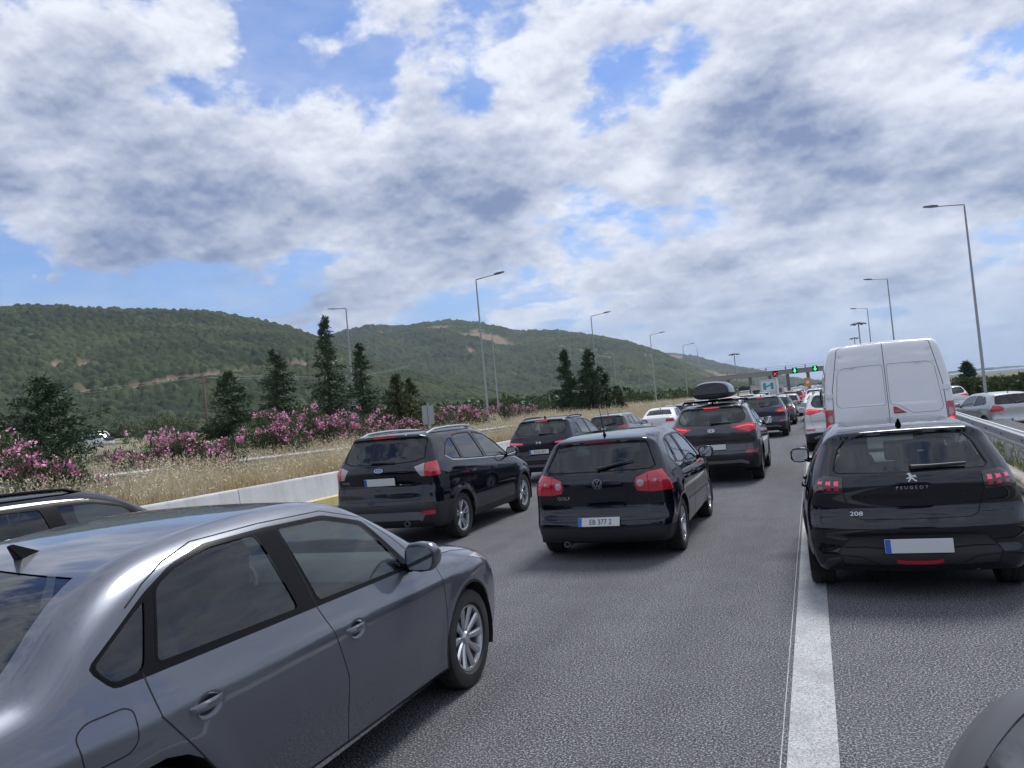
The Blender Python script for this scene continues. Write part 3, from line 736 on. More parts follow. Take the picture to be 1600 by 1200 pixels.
def spec_passat(wagon=False, g=.03):
    sp = dict(L=4.77, W=1.82, wheels=[1.12, 3.83], wr=.325, arch=.375, rim='ten', seat_y=2.45, floor=(.9, 3.5), g=g)
    sp['profile'] = [(.55, .20), (.18, .24), (.04, .36), (0, .50), (.02, .62), (.06, .72), (.04, .88), (.05, .98), (.10, 1.035), (.35, 1.06), (.60, 1.08), (.74, 1.105), (1.0, 1.285), (1.28, 1.395),
                     (1.65, 1.448), (2.2, 1.47), (2.6, 1.455), (2.85, 1.40), (3.15, 1.24), (3.45, 1.07), (3.62, 1.01), (4.0, .965), (4.4, .885), (4.62, .78), (4.73, .62), (4.77, .48), (4.75, .32), (4.62, .22), (4.2, .18)]
    if wagon:
        sp['profile'][3:16] = [(0, .50), (.02, .62), (.06, .72), (.06, .90), (.08, 1.0), (.14, 1.06), (.34, 1.28), (.48, 1.42), (.44, 1.45), (.55, 1.475), (1.3, 1.50), (2.2, 1.495), (2.6, 1.465)]
    sp['plan'] = [(0, .80), (.3, .855), (.8, .90), (1.8, .91), (3.2, .91), (3.9, .90), (4.4, .85), (4.77, .70)]
    sp['belt'] = [(0, 1.0), (.9, .985), (2, .965), (3, .945), (4, .90), (4.77, .8)]
    sp['sec'] = [(.10, .22), (.18, .10), (.24, .03), (.28, .028), (.40, .020), (.55, .004), (.68, 0), (.78, .002), (.815, .004), (.835, .010), (.88, .033), (.95, .062), (1.02, .092), (1.12, .140), (1.25, .205), (1.38, .280), (1.5, .36), (1.8, .55)]
    fw = [(2.235, .985), (3.10, .965), (2.88, 1.265), (2.58, 1.345), (2.19, 1.36)]
    rw = [(1.235, 1.01), (2.085, .99), (2.035, 1.36), (1.72, 1.358), (1.50, 1.318), (1.365, 1.265)]
    qw = [(.985, 1.075), (1.04, 1.0), (1.18, 1.005), (1.305, 1.24), (1.20, 1.19)]
    if wagon: rw = [(1.0, 1.01), (2.085, .99), (2.035, 1.36), (1.2, 1.385)]; qw = [(.45, 1.10), (.93, 1.02), (1.1, 1.385), (.62, 1.36)]
    rg, sm = side_set(fw, rw, qw, ('glass_clear', 'glass_mid', 'glass_mid'), tw=.010)
    wsp = [(0, 1.035), (.70, 1.02), (.60, 1.20), (.50, 1.39), (0, 1.43)]
    rwp = [(0, 1.125), (.62, 1.115), (.55, 1.25), (.49, 1.345), (0, 1.37)]
    if wagon: rwp = [(0, 1.06), (.62, 1.06), (.54, 1.30), (.46, 1.40), (0, 1.42)]
    sp['regions'] = rg + sedan_regions(rwp, wsp) + [
        ('window_surround', -.001, 'trim_black', [rounded([(.965, 1.075), (1.035, .985), (2.2, .970), (3.18, .948), (2.905, 1.278), (2.59, 1.362), (2.1, 1.376), (1.70, 1.373), (1.48, 1.328), (1.30, 1.255)] if not wagon else [(.38, 1.09), (.93, .985), (2.2, .958), (3.235, .935), (2.93, 1.285), (2.60, 1.378), (2.1, 1.40), (1.1, 1.415), (.6, 1.39)], .03, 2)], 'side', {}),
        lamp_pieces('tail_light', 'lens_red', [[(.42, .80), (.44, .94), (.78, .95), (.84, .80)]]),
        ('headlight', .002, 'lens_clear', [[(.42, .66), (.50, .78), (.84, .85), (.86, .70), (.6, .62)]], 'front', {'mode': 'split', 'ylim': 4.0}),
        ('grille', -.004, 'trim_black', [[(0, .52), (.40, .54), (.38, .74), (0, .74)]], 'front', {'ylim': 4.2}),
        ('door', .0, 'PAINT', [[(2.33, .27), (3.44, .25), (3.455, .60), (3.44, .90), (3.30, .945), (2.205, .97), (2.345, .58)]], 'side', {}),
        ('door', .0, 'PAINT', [[(1.175, .985), (1.185, .84), (1.41, .55), (1.58, .285), (2.32, .27), (2.335, .58), (2.195, .97)]], 'side', {})]
    if not wagon: sp['regions'].append(('fuel_flap', .0, 'PAINT', [rounded([(.86, .79), (.85, .90), (.90, .925), (1.05, .92), (1.08, .90), (1.07, .80), (1.03, .775), (.90, .775)], .03)], 'side', {}))
    sp['seams'] = sm + [('door_seam', [(2.185, 1.37), (2.20, .97), (2.34, .58), (2.325, .27)], 'side', .007, 'gap', False),
                        ('door_seam', [(1.165, 1.0), (1.18, .84), (1.41, .55), (1.58, .28), (2.325, .268), (3.44, .248), (3.455, .60), (3.44, .90), (3.30, .948)], 'side', .007, 'gap', False),
                        ('roof_seam', [(1.20, 1.225), (1.32, 1.290), (1.46, 1.346), (1.66, 1.392), (2.1, 1.398), (2.60, 1.384), (2.93, 1.295), (3.15, 1.10), (3.27, .975)], 'side', .007, 'gap', False),
                        ('sill_trim', [(1.60, .262), (2.3, .248), (3.40, .228)], 'side', .030, 'chrome', False),
                        ('hood_seam', [(3.45, .955), (3.8, .925), (4.2, .86), (4.5, .79)], 'side', .006, 'gap', False),
                        ('wheel_lip', [(3.83 + .383 * math.cos(a), .325 + .383 * math.sin(a)) for a in [math.pi * (-.06 + 1.12 * k / 16) for k in range(17)]], 'side', .018, 'gap', False)]
    if not wagon: sp['seams'] += [('flap_seam', rounded([(.86, .79), (.85, .90), (.90, .925), (1.05, .92), (1.08, .90), (1.07, .80), (1.03, .775), (.90, .775)], .03), 'side', .006, 'gap', True),
                                  ('trunk_seam*', [(.70, 1.05), (.72, .97), (.68, .80)], 'rear', .006, 'gap', False)]
    sp['handles'] = [(1.39, .805), (2.43, .795)]; sp['mirror'] = (3.10, .965)
    def cups(x, y, z):
        o = 0.0
        for hy, hz in sp['handles']: o = o + .022 * (1 - sstep(np.hypot((y - hy - .015) / .080, (z - hz + .006) / .048), .35, 1.0)) * (x > .5)
        return o
    sp['disp'] = cups; sp['refine'] = [(hy, hz, .13, .09) for hy, hz in sp['handles']] if not wagon else []
    def extra(md, sh, add):
        fin(md, sh, 1.32 if not wagon else .7)
        if wagon: rails(md, sh, .8, 2.6, 1.44, .045, 'trim_black', .016)
        plate_parts(lambda nm, me, parent=None, loc=None, rot=None: add(nm, me, None, parent, loc, rot), sh, .72)
    sp['extra'] = extra
    return sp
def padd(add): return lambda nm, me, parent=None, loc=None, rot=None: add(nm, me, None, parent, loc, rot)

def spec_golf(g=.034, lamps='golf', txt=None, badge=True, steel='five'):
    sp = dict(L=4.20, W=1.76, wheels=[.73, 3.31], wr=.315, arch=.36, rim=steel, seat_y=1.95, floor=(.6, 3.1), g=g)
    sp['profile'] = [(.5, .18), (.12, .19), (.02, .27), (-.01, .40), (.005, .485), (.05, .53), (.085, .60), (.085, .72), (.06, .90), (.08, 1.00), (.13, 1.05), (.27, 1.22), (.38, 1.355), (.33, 1.385), (.36, 1.425), (.8, 1.465), (1.5, 1.485), (2.1, 1.48),
                     (2.42, 1.44), (2.72, 1.29), (3.05, 1.10), (3.2, 1.03), (3.6, .97), (3.95, .86), (4.12, .72), (4.2, .5), (4.18, .3), (4.05, .2), (3.6, .18)]
    sp['plan'] = [(0, .795), (.25, .845), (.7, .878), (1.5, .88), (2.8, .88), (3.4, .865), (3.9, .80), (4.2, .66)]
    sp['belt'] = [(0, 1.02), (.8, 1.01), (1.6, .98), (2.6, .95), (3.4, .93), (4.2, .82)]
    rg, sm = side_set([(1.72, .995), (2.76, .965), (2.46, 1.26), (2.2, 1.355), (1.68, 1.375)], [(.98, 1.045), (1.63, 1.0), (1.585, 1.375), (1.12, 1.365)], [(.66, 1.13), (.74, 1.07), (.93, 1.045), (1.06, 1.36), (.9, 1.33)], ('glass_clear', 'glass_tint', 'glass_tint'))
    lp = [(.43, .88), (.46, .955), (.58, 1.005), (.74, 1.03), (.82, .90), (.845, .79), (.60, .785), (.46, .805)]
    sp['regions'] = rg + [('rear_window', -.005, 'glass_tint', [[(0, 1.05), (.62, 1.05), (.665, 1.075), (.56, 1.335), (.50, 1.35), (0, 1.36)]], 'rear', {'ylim': 1.2}),
        ('windscreen', -.005, 'glass_clear', [[(0, 1.03), (.70, 1.02), (.60, 1.22), (.52, 1.39), (0, 1.44)]], 'front', {'minn': (2, 1, .15)}),
        lamp_pieces('tail_light', 'lens_red', [lp]),
        ('headlight', .002, 'lens_clear', [[(.42, .66), (.50, .78), (.84, .85), (.86, .70), (.6, .62)]], 'front', {'mode': 'split', 'ylim': 3.6}),
        ('tailgate', .0, 'PAINT', [[(0, .62), (.50, .625), (.545, .66), (.60, .785), (.42, .81), (.40, .90), (.45, .98), (.60, 1.03), (0, 1.045)], [(.5, .98), (.6, 1.0), (.69, 1.04), (.62, 1.05), (.5, 1.05)]], 'rear', {'ylim': 1.0}),
        ('bumper_valance', -.003, 'plastic', [[(0, .15), (.9, .15), (.9, .40), (0, .385)]], 'rear', {'ylim': .5}),
        ('door', .0, 'PAINT', [[(1.71, .25), (2.72, .25), (2.82, .5), (2.82, .93), (2.75, .955), (1.68, .985)]], 'side', {}),
        ('door', .0, 'PAINT', [[(.93, 1.03), (1.10, .60), (1.17, .25), (1.695, .25), (1.67, .985)]], 'side', {})]
    sp['seams'] = sm + [('door_seam', [(1.63, 1.39), (1.68, .98), (1.70, .25)], 'side', .007, 'gap', False), ('door_seam', [(.93, 1.035), (1.10, .60), (1.17, .25), (2.72, .245), (2.82, .5), (2.83, .93)], 'side', .007, 'gap', False),
        ('tailgate_seam*', [(.40, .80), (.545, .66), (.50, .622), (0, .617)], 'rear', .007, 'gap', False),
        ('tailgate_seam*', [(.60, .785), (.545, .66)], 'rear', .007, 'gap', False),
        ('bumper_seam*', [(0, .475), (.6, .475), (.80, .485)], 'rear', .006, 'gap', False), ('side_moulding', [(1.12, .56), (2.8, .54)], 'side', .012, 'gap', False),
        ('window_edge*', [(0, 1.045), (.62, 1.045), (.67, 1.075), (.565, 1.338), (.50, 1.355), (0, 1.365)], 'rear', .016, 'trim_black', False)]
    sp['handles'] = [(1.22, .84), (2.05, .83)] ; sp['mirror'] = (2.70, .965)
    def extra(md, sh, add):
        rod(md, sh, .62)
        wiper(md, sh, (.0, 1.075), (.42, 1.155))
        if lamps == 'golf':
            red_discs(md, sh, [(.50, .89, .042, 'lens_clear', 'lamp_reflector'), (.67, .915, .060, 'lens_red', 'lamp_element'), (.67, .915, .030, 'lens_clear', 'lamp_reflector')])
        for sx in (1, -1):
            add('lamp_seam', ribbon(sh, [(.592, .785), (.585, 1.0)], 'rear', .008, 'trim_black', sx=sx, name='lamp_seam', lift=.008))
        add('high_brake_light', ribbon(sh, [(0, 1.378), (.20, 1.376)], 'rear', .022, 'lens_red', name='high_brake_light', lift=.004)); add('high_brake_light', ribbon(sh, [(0, 1.378), (.20, 1.376)], 'rear', .022, 'lens_red', name='high_brake_light', sx=-1, lift=.004))
        if badge: ring_badge(md, sh, 0, .905, .062, 'vw'); badge_text(md, sh, 'GOLF', .055, -.44, .745, 'chrome', 1.15, xs=1.1)
        plate_parts(padd(add), sh, .475, .50, .105, txt, lift=.03)
        exhaust(md, -.45, .20, .10)
    sp['extra'] = extra
    return sp
def spec_208(g=.032):
    sp = dict(L=4.055, W=1.745, wheels=[.73, 3.27], wr=.315, arch=.36, rim='five', seat_y=1.95, floor=(.6, 3.0), g=g, bow=(.15, .3))
    sp['profile'] = [(.5, .19), (.14, .21), (.05, .26), (.01, .36), (.03, .44), (.03, .52), (-.005, .57), (.0, .63), (.05, .68), (.085, .74), (.08, .82), (.045, .90), (.04, .97), (.07, 1.03), (.12, 1.065), (.30, 1.21), (.45, 1.335), (.38, 1.36), (.44, 1.395), (.9, 1.425), (1.5, 1.435), (2.0, 1.43), (2.3, 1.39), (2.6, 1.26), (2.95, 1.06), (3.1, 1.0), (3.5, .94), (3.85, .83), (4.0, .68), (4.055, .45), (4.0, .28), (3.8, .19), (3.4, .18)]
    sp['plan'] = [(0, .775), (.3, .835), (.73, .872), (1.5, .865), (2.8, .865), (3.3, .865), (3.8, .79), (4.055, .64)]
    sp['belt'] = [(0, 1.04), (.8, 1.03), (1.6, .985), (2.6, .95), (3.4, .92), (4.05, .8)]
    sp['sec'] = [(.10, .22), (.18, .10), (.26, .045), (.40, .012), (.55, 0), (.66, .004), (.76, .020), (.84, .045), (.88, .06), (.95, .085), (1.02, .115), (1.12, .165), (1.25, .235), (1.38, .315), (1.5, .40), (1.8, .6)]
    sp['flare'] = .015
    rg, sm = side_set([(1.66, 1.0), (2.66, .965), (2.36, 1.24), (2.1, 1.32), (1.62, 1.335)], [(.86, 1.10), (.95, 1.05), (1.56, 1.005), (1.53, 1.335), (1.1, 1.31)], None, ('glass_clear', 'glass_tint', 'glass_tint'))
    lp = [(.525, .885), (.515, 1.02), (.66, 1.035), (.715, 1.0), (.755, .93), (.75, .895)]
    sp['regions'] = rg + [('rear_window', -.006, 'glass_mid', [[(0, 1.052), (.545, 1.058), (.575, 1.08), (.52, 1.235), (.46, 1.305), (.38, 1.328), (0, 1.335)]], 'rear', {'ylim': 1.2}),
        ('windscreen', -.005, 'glass_clear', [[(0, 1.0), (.70, .99), (.58, 1.2), (.48, 1.36), (0, 1.40)]], 'front', {'minn': (2, 1, .15)}),
        lamp_pieces('tail_light', 'lens_smoke', [lp]),
        ('headlight', .002, 'lens_clear', [[(.42, .66), (.50, .76), (.80, .83), (.84, .70), (.6, .62)]], 'front', {'mode': 'split', 'ylim': 3.5}),
        ('tailgate', .0, 'PAINT', [[(0, .672), (.41, .675), (.465, .70), (.50, .80), (.52, .885), (.51, 1.04), (0, 1.048)]], 'rear', {'ylim': 1.0}),
        ('bumper_trim', -.004, 'plastic', [[(0, .54), (.30, .54), (.50, .525), (.60, .40), (.57, .30), (0, .285)]], 'rear', {'ylim': .6}),
        ('door', .0, 'PAINT', [[(1.65, .25), (2.62, .25), (2.72, .5), (2.72, .93), (2.65, .955), (1.62, .99)]], 'side', {}),
        ('door', .0, 'PAINT', [[(.98, 1.03), (1.08, .60), (1.15, .25), (1.635, .25), (1.61, .99)]], 'side', {})]
    sp['seams'] = sm + [('door_seam', [(1.58, 1.35), (1.62, .98), (1.64, .25)], 'side', .007, 'gap', False), ('door_seam', [(.98, 1.035), (1.08, .60), (1.15, .25), (2.62, .245), (2.72, .5), (2.73, .93)], 'side', .007, 'gap', False),
        ('tailgate_seam*', [(.52, .885), (.50, .80), (.465, .70), (.41, .672), (0, .669)], 'rear', .007, 'gap', False), ('lamp_edge*', lp, 'rear', .010, 'gap', True),
        ('window_edge*', [(0, 1.047), (.545, 1.053), (.58, 1.08), (.525, 1.238), (.465, 1.31), (.38, 1.334), (0, 1.341)], 'rear', .014, 'trim_black', False),
        ('trim_edge*', [(0, .545), (.30, .545), (.505, .528), (.605, .40), (.575, .30)], 'rear', .008, 'gap', False), ('trim_fold*', [(.22, .43), (.40, .445), (.55, .44)], 'rear', .008, 'trim_black', False), ('trim_fold*', [(.30, .30), (.42, .36), (.58, .375)], 'rear', .008, 'gap', False)]
    sp['handles'] = [(1.18, .86), (2.0, .84)]; sp['mirror'] = (2.62, .975)
    def extra(md, sh, add):
        fin(md, sh, .62); wiper(md, sh, (.02, 1.082), (.42, 1.09), .02)
        for sx in (1, -1):
            for k, (xa, xb) in enumerate(((.550, .585), (.612, .648), (.676, .706))):
                for za, zb, m in ((.958, .998, 'lens_pink'), (.918, .948, 'lens_red')):
                    t = (zb - za) / 2; xm, zm = (xa + xb) / 2, (za + zb) / 2
                    add('lamp_element', ribbon(sh, [(xa, zm + (xm - .63) * .06), (xb, zm + (xb - .63) * .06)], 'rear', zb - za, 'lens_pink' if m == 'lens_pink' and k < 2 else ('lens_pink' if m == 'lens_pink' else 'lens_red'), sx=sx, name='lamp_element', lift=.008, step=.02))
        badge_text(md, sh, 'PEUGEOT', .036, 0, .925, 'chrome', 1.75, xs=1.0); badge_text(md, sh, '208', .052, -.435, .715, 'chrome', 1.0, xs=1.35)
        # the emblem: a stylised standing animal cut from sheet
        b = MB()
        for poly in ([(-.030, .028), (-.012, .040), (.006, .034), (-.004, .020)], [(-.016, .022), (.004, .028), (.016, .008), (.006, -.012), (-.010, .0)], [(.002, .014), (.040, .020), (.036, .010), (.008, .004)], [(-.008, .004), (-.034, -.008), (-.030, -.016), (-.002, -.006)],
                     [(.004, -.006), (.016, .0), (.026, -.020), (.044, -.034), (.036, -.040), (.016, -.026)], [(-.006, -.004), (.008, -.010), (-.006, -.026), (-.018, -.042), (-.026, -.036), (-.014, -.022)], [(.014, .006), (.040, -.004), (.044, .004), (.020, .014)]):
            b.prism(poly, -.008, -.002, 'y')
        rear_mesh(md, sh, b, 'badge', 'plate_white', 0, 1.005, .003)
        plate_parts(padd(add), sh, .455, .50, .115, None, lift=.02)
        add('fog_lamp', ribbon(sh, [(0, .318), (.10, .318), (.17, .33)], 'rear', .034, 'lens_red', name='fog_lamp', lift=.012)); add('fog_lamp', ribbon(sh, [(0, .318), (.10, .318), (.17, .33)], 'rear', .034, 'lens_red', name='fog_lamp', lift=.012, sx=-1))
        add('high_brake_light', ribbon(sh, [(0, 1.348), (.12, 1.348)], 'rear', .014, 'lens_clear', name='high_brake_light', lift=.003))
        exhaust(md, .42, .27, .12, .032)
    sp['extra'] = extra
    return sp
def suv_regions(fw, rw, qw, rear_win, gl, trim='trim_black'):
    rg, sm = side_set(fw, rw, qw, gl, trim)
    rg += [('rear_window', -.005, gl[1], [rear_win], 'rear', {'ylim': 1.3})]
    sm += [('window_edge*', rear_win[:], 'rear', .016, 'trim_black', False)]
    return rg, sm
def suv_clad(sp, rg, h=.36):
    for wy in sp['wheels']:
        ra = sp['arch'] + .055; ring = [(wy + ra * math.cos(a), sp['wr'] + ra * math.sin(a)) for a in [2 * math.pi * k / 22 for k in range(22)]]
        rg.append(('arch_cladding', .004, 'plastic', [ring], 'side', {}))
    rg.append(('sill_cladding', .003, 'plastic', [[(sp['wheels'][0] + .3, .12), (sp['wheels'][1] - .3, .12), (sp['wheels'][1] - .3, h), (sp['wheels'][0] + .3, h)]], 'side', {}))
def spec_kuga(g=.034):
    sp = dict(L=4.53, W=1.84, wheels=[.95, 3.64], wr=.345, arch=.395, rim='five', seat_y=2.25, seat_z=.14, floor=(.7, 3.3), g=g, tw=.23, zc=.72, flare=.016)
    sp['profile'] = [(.5, .26), (.2, .28), (.09, .34), (.03, .46), (.0, .58), (.02, .66), (.055, .70), (.06, .82), (.085, .92), (.07, 1.03), (.045, 1.14), (.08, 1.22), (.14, 1.28), (.26, 1.46), (.36, 1.605), (.27, 1.63), (.32, 1.665), (.8, 1.695), (1.5, 1.70), (2.1, 1.685), (2.5, 1.62), (2.85, 1.42), (3.15, 1.22), (3.35, 1.13), (3.8, 1.06), (4.2, .96), (4.42, .80), (4.53, .58), (4.5, .38), (4.35, .27), (4.0, .24)]
    sp['plan'] = [(0, .83), (.3, .885), (.8, .918), (1.6, .915), (3.0, .915), (3.7, .915), (4.2, .85), (4.53, .70)]
    sp['belt'] = [(0, 1.25), (.8, 1.20), (1.6, 1.15), (2.6, 1.10), (3.4, 1.06), (4.5, .9)]
    rwp = [(0, 1.235), (.55, 1.255), (.685, 1.30), (.66, 1.56), (.60, 1.595), (0, 1.605)]
    rg, sm = suv_regions([(2.13, 1.145), (3.10, 1.10), (2.74, 1.38), (2.46, 1.53), (2.04, 1.585)], [(1.20, 1.195), (2.03, 1.15), (1.94, 1.588), (1.5, 1.59), (1.17, 1.565)], [(.63, 1.30), (.82, 1.225), (1.14, 1.198), (1.11, 1.55), (.84, 1.47)], rwp, ('glass_clear', 'glass_tint', 'glass_tint'), 'trim_black')
    suv_clad(sp, rg)
    out = [(.71, 1.035), (.72, 1.225), (.88, 1.25), (.95, 1.245), (.95, 1.13), (.86, 1.03)]
    inn = [(.56, 1.18), (.71, 1.225), (.71, 1.035), (.655, 1.04)]
    sp['regions'] = rg + [('windscreen', -.005, 'glass_clear', [[(0, 1.16), (.72, 1.14), (.62, 1.36), (.53, 1.56), (0, 1.64)]], 'front', {'minn': (2, 1, .15)}),
        lamp_pieces('tail_light', 'lens_red', [out]), ('inner_tail_light', .004, 'lens_clear', [inn], 'rear', {'mode': 'split', 'ylim': .6}),
        ('headlight', .002, 'lens_clear', [[(.45, .78), (.55, .90), (.86, .96), (.9, .82)]], 'front', {'mode': 'split', 'ylim': 3.9}),
        ('tailgate', .0, 'PAINT', [[(0, .70), (.62, .705), (.66, .80), (.69, 1.03), (.54, 1.19), (.68, 1.24), (0, 1.23)]], 'rear', {'ylim': 1.0}),
        ('bumper', .003, 'plastic', [[(0, .2), (.95, .2), (.95, .64), (.72, .655), (.62, .625), (0, .635)]], 'rear', {'ylim': .62}),
        ('door', .0, 'PAINT', [[(2.11, .37), (3.12, .37), (3.20, .6), (3.22, 1.04), (3.12, 1.09), (2.08, 1.135)]], 'side', {}),
        ('door', .0, 'PAINT', [[(1.17, 1.185), (1.28, .80), (1.42, .37), (2.095, .37), (2.065, 1.138)]], 'side', {})]
    sp['seams'] = sm + [('door_seam', [(1.99, 1.60), (2.07, 1.13), (2.10, .37)], 'side', .007, 'gap', False), ('door_seam', [(1.15, 1.2), (1.28, .80), (1.42, .366), (3.12, .366), (3.20, .6), (3.23, 1.04)], 'side', .007, 'gap', False),
        ('tailgate_seam*', [(.69, 1.03), (.66, .80), (.62, .703), (0, .697)], 'rear', .007, 'gap', False), ('lamp_seam*', [(.712, 1.035), (.715, 1.225)], 'rear', .008, 'gap', False),
        ('window_line', [(.64, 1.29), (.82, 1.212), (1.15, 1.185), (2.05, 1.137), (3.12, 1.087)], 'side', .014, 'chrome', False), ('bumper_line*', [(0, .64), (.62, .632), (.72, .66), (.93, .645)], 'rear', .008, 'gap', False)]
    sp['handles'] = [(1.40, .98), (2.28, .955)]; sp['mirror'] = (3.0, 1.10)
    def extra(md, sh, add):
        rails(md, sh, .55, 2.45, 1.62, .055, 'alloy'); wiper(md, sh, (-.14, 1.275), (.25, 1.262), .018)
        oval_badge(md, sh, -.0, 1.155, .075, .03, 'Ford')
        # painted skid plate on the bumper
        for sx in (1, -1):
            add('skid_plate', ribbon(sh, [(0, .475), (.40, .475), (.60, .47), (.66, .44)], 'rear', .13, 'satin', name='skid_plate', lift=.012, sx=sx))
            add('reflector', ribbon(sh, [(.66, .51), (.83, .515)], 'rear', .062, 'lens_red', name='reflector', lift=.012, sx=sx))
        add('tailgate_handle', ribbon(sh, [(0, .785), (.10, .785)], 'rear', .045, 'gap', name='tailgate_handle', lift=.004)); add('tailgate_handle', ribbon(sh, [(0, .785), (.10, .785)], 'rear', .045, 'gap', name='tailgate_handle', lift=.004, sx=-1))
        add('high_brake_light', ribbon(sh, [(-.0, 1.632), (.19, 1.632)], 'rear', .022, 'lens_lit', name='high_brake_light', lift=.004)); add('high_brake_light', ribbon(sh, [(-.0, 1.632), (.19, 1.632)], 'rear', .022, 'lens_lit', name='high_brake_light', lift=.004, sx=-1))
        badge_text(md, sh, 'KUGA', .045, -.62, .99, 'chrome', 1.1)
        plate_parts(padd(add), sh, .985, .52, .11, None, lift=.02); exhaust(md, .40, .36, .05, .04)
    sp['extra'] = extra
    return sp
def spec_tucson(g=.036, lamp=None, txt=None, brand='H', lit='lens_lit', dims=(4.475, 1.85)):
    sp = dict(L=dims[0], W=dims[1], wheels=[.905, 3.575], wr=.35, arch=.40, rim='seven', seat_y=2.2, seat_z=.12, floor=(.7, 3.3), g=g, tw=.235, zc=.72, flare=.014)
    sp['profile'] = [(.5, .26), (.2, .28), (.09, .36), (.03, .46), (.0, .58), (.02, .68), (.07, .72), (.09, .84), (.05, .92), (.05, 1.08), (.08, 1.17), (.14, 1.22), (.32, 1.40), (.48, 1.54), (.40, 1.57), (.46, 1.605), (.9, 1.64), (1.5, 1.65), (2.1, 1.635), (2.5, 1.56), (2.85, 1.36), (3.15, 1.17), (3.32, 1.10), (3.75, 1.03), (4.15, .93), (4.37, .78), (4.475, .58), (4.45, .38), (4.3, .27), (3.95, .24)]
    sp['plan'] = [(0, .84), (.3, .89), (.8, .922), (1.6, .92), (3.0, .92), (3.6, .92), (4.1, .85), (4.475, .70)]
    sp['belt'] = [(0, 1.20), (.8, 1.17), (1.6, 1.12), (2.6, 1.07), (3.4, 1.04), (4.5, .88)]
    rwp = [(0, 1.20), (.58, 1.235), (.66, 1.29), (.68, 1.37), (.60, 1.52), (.52, 1.545), (0, 1.55)]
    rg, sm = suv_regions([(2.08, 1.115), (3.05, 1.07), (2.70, 1.34), (2.42, 1.48), (1.99, 1.53)], [(1.16, 1.165), (1.98, 1.12), (1.89, 1.535), (1.45, 1.53), (1.14, 1.48)], [(.66, 1.27), (.80, 1.20), (1.10, 1.168), (1.08, 1.465), (.86, 1.39)], rwp, ('glass_clear', 'glass_mid', 'glass_mid'))
    suv_clad(sp, rg)
    lp = lamp or [(.40, 1.135), (.42, 1.155), (.72, 1.205), (.86, 1.195), (.93, 1.12), (.92, 1.09), (.74, 1.035), (.70, 1.075)]
    sp['regions'] = rg + [('windscreen', -.005, 'glass_clear', [[(0, 1.13), (.72, 1.11), (.62, 1.32), (.53, 1.52), (0, 1.59)]], 'front', {'minn': (2, 1, .15)}),
        lamp_pieces('tail_light', lit, [lp]),
        ('headlight', .002, 'lens_clear', [[(.45, .78), (.55, .88), (.86, .94), (.9, .82)]], 'front', {'mode': 'split', 'ylim': 3.9}),
        ('tailgate', .0, 'PAINT', [[(0, .66), (.62, .67), (.68, .80), (.72, 1.04), (.66, 1.23), (0, 1.195)]], 'rear', {'ylim': 1.0}),
        ('bumper', .003, 'plastic', [[(0, .2), (.95, .2), (.95, .52), (.62, .56), (0, .57)]], 'rear', {'ylim': .6}),
        ('door', .0, 'PAINT', [[(2.06, .37), (3.05, .37), (3.14, .6), (3.16, 1.02), (3.06, 1.06), (2.03, 1.105)]], 'side', {}),
        ('door', .0, 'PAINT', [[(1.12, 1.155), (1.24, .80), (1.37, .37), (2.045, .37), (2.015, 1.108)]], 'side', {})]
    sp['seams'] = sm + [('door_seam', [(1.94, 1.55), (2.02, 1.1), (2.05, .37)], 'side', .007, 'gap', False), ('door_seam', [(1.10, 1.17), (1.24, .80), (1.37, .366), (3.05, .366), (3.14, .6), (3.17, 1.02)], 'side', .007, 'gap', False),
        ('tailgate_seam*', [(.74, 1.035), (.70, .80), (.63, .66), (0, .652)], 'rear', .007, 'gap', False), ('tailgate_fold*', [(0, .875), (.3, .875), (.68, .86)], 'rear', .010, 'gap', False)]
    sp['handles'] = [(1.36, .96), (2.22, .935)]; sp['mirror'] = (2.95, 1.07)
    def extra(md, sh, add):
        rails(md, sh, .65, 2.4, 1.56, .05, 'trim_black'); wiper(md, sh, (.0, 1.245), (.40, 1.245), .016); fin(md, sh, .75)
        if brand == 'H': oval_badge(md, sh, 0, 1.10, .072, .038, 'H', field=None)
        elif brand == 'round': ring_badge(md, sh, 0, 1.10, .045, None)
        elif brand == 'DS':
            b = MB(); b.prism([(-.07, -.03), (-.03, -.005), (-.07, .03), (-.045, .03), (-.005, 0), (-.045, -.03)], -.008, -.002, 'y'); b.prism([(.07, -.03), (.045, -.03), (.03, -.01), (.005, .0), (.03, .01), (.045, .03), (.07, .03), (.05, .0)], -.008, -.002, 'y')
            rear_mesh(md, sh, b, 'badge', 'chrome', 0, 1.03, .003)
        for sx in (1, -1):
            if lit == 'lens_lit': add('lamp_element', ribbon(sh, [(.50, 1.142), (.72, 1.17), (.84, 1.15)] if lamp is None else [(.60, 1.02), (.84, 1.03)], 'rear', .022, 'lens_hot', name='lamp_element', lift=.009, sx=sx))
            add('skid_plate', ribbon(sh, [(0, .45), (.55, .45), (.68, .40)], 'rear', .07, 'satin', name='skid_plate', lift=.012, sx=sx))
            add('reflector', ribbon(sh, [(.64, .635), (.86, .635)], 'rear', .055, 'lens_red', name='reflector', lift=.008, sx=sx))
            add('high_brake_light', ribbon(sh, [(0, 1.562), (.16, 1.56)], 'rear', .026, 'lens_hot', name='high_brake_light', lift=.005, sx=sx))
        plate_parts(padd(add), sh, .755 if brand != 'DS' else .80, .52, .11, txt, lift=.03)
    sp['extra'] = extra
    return sp
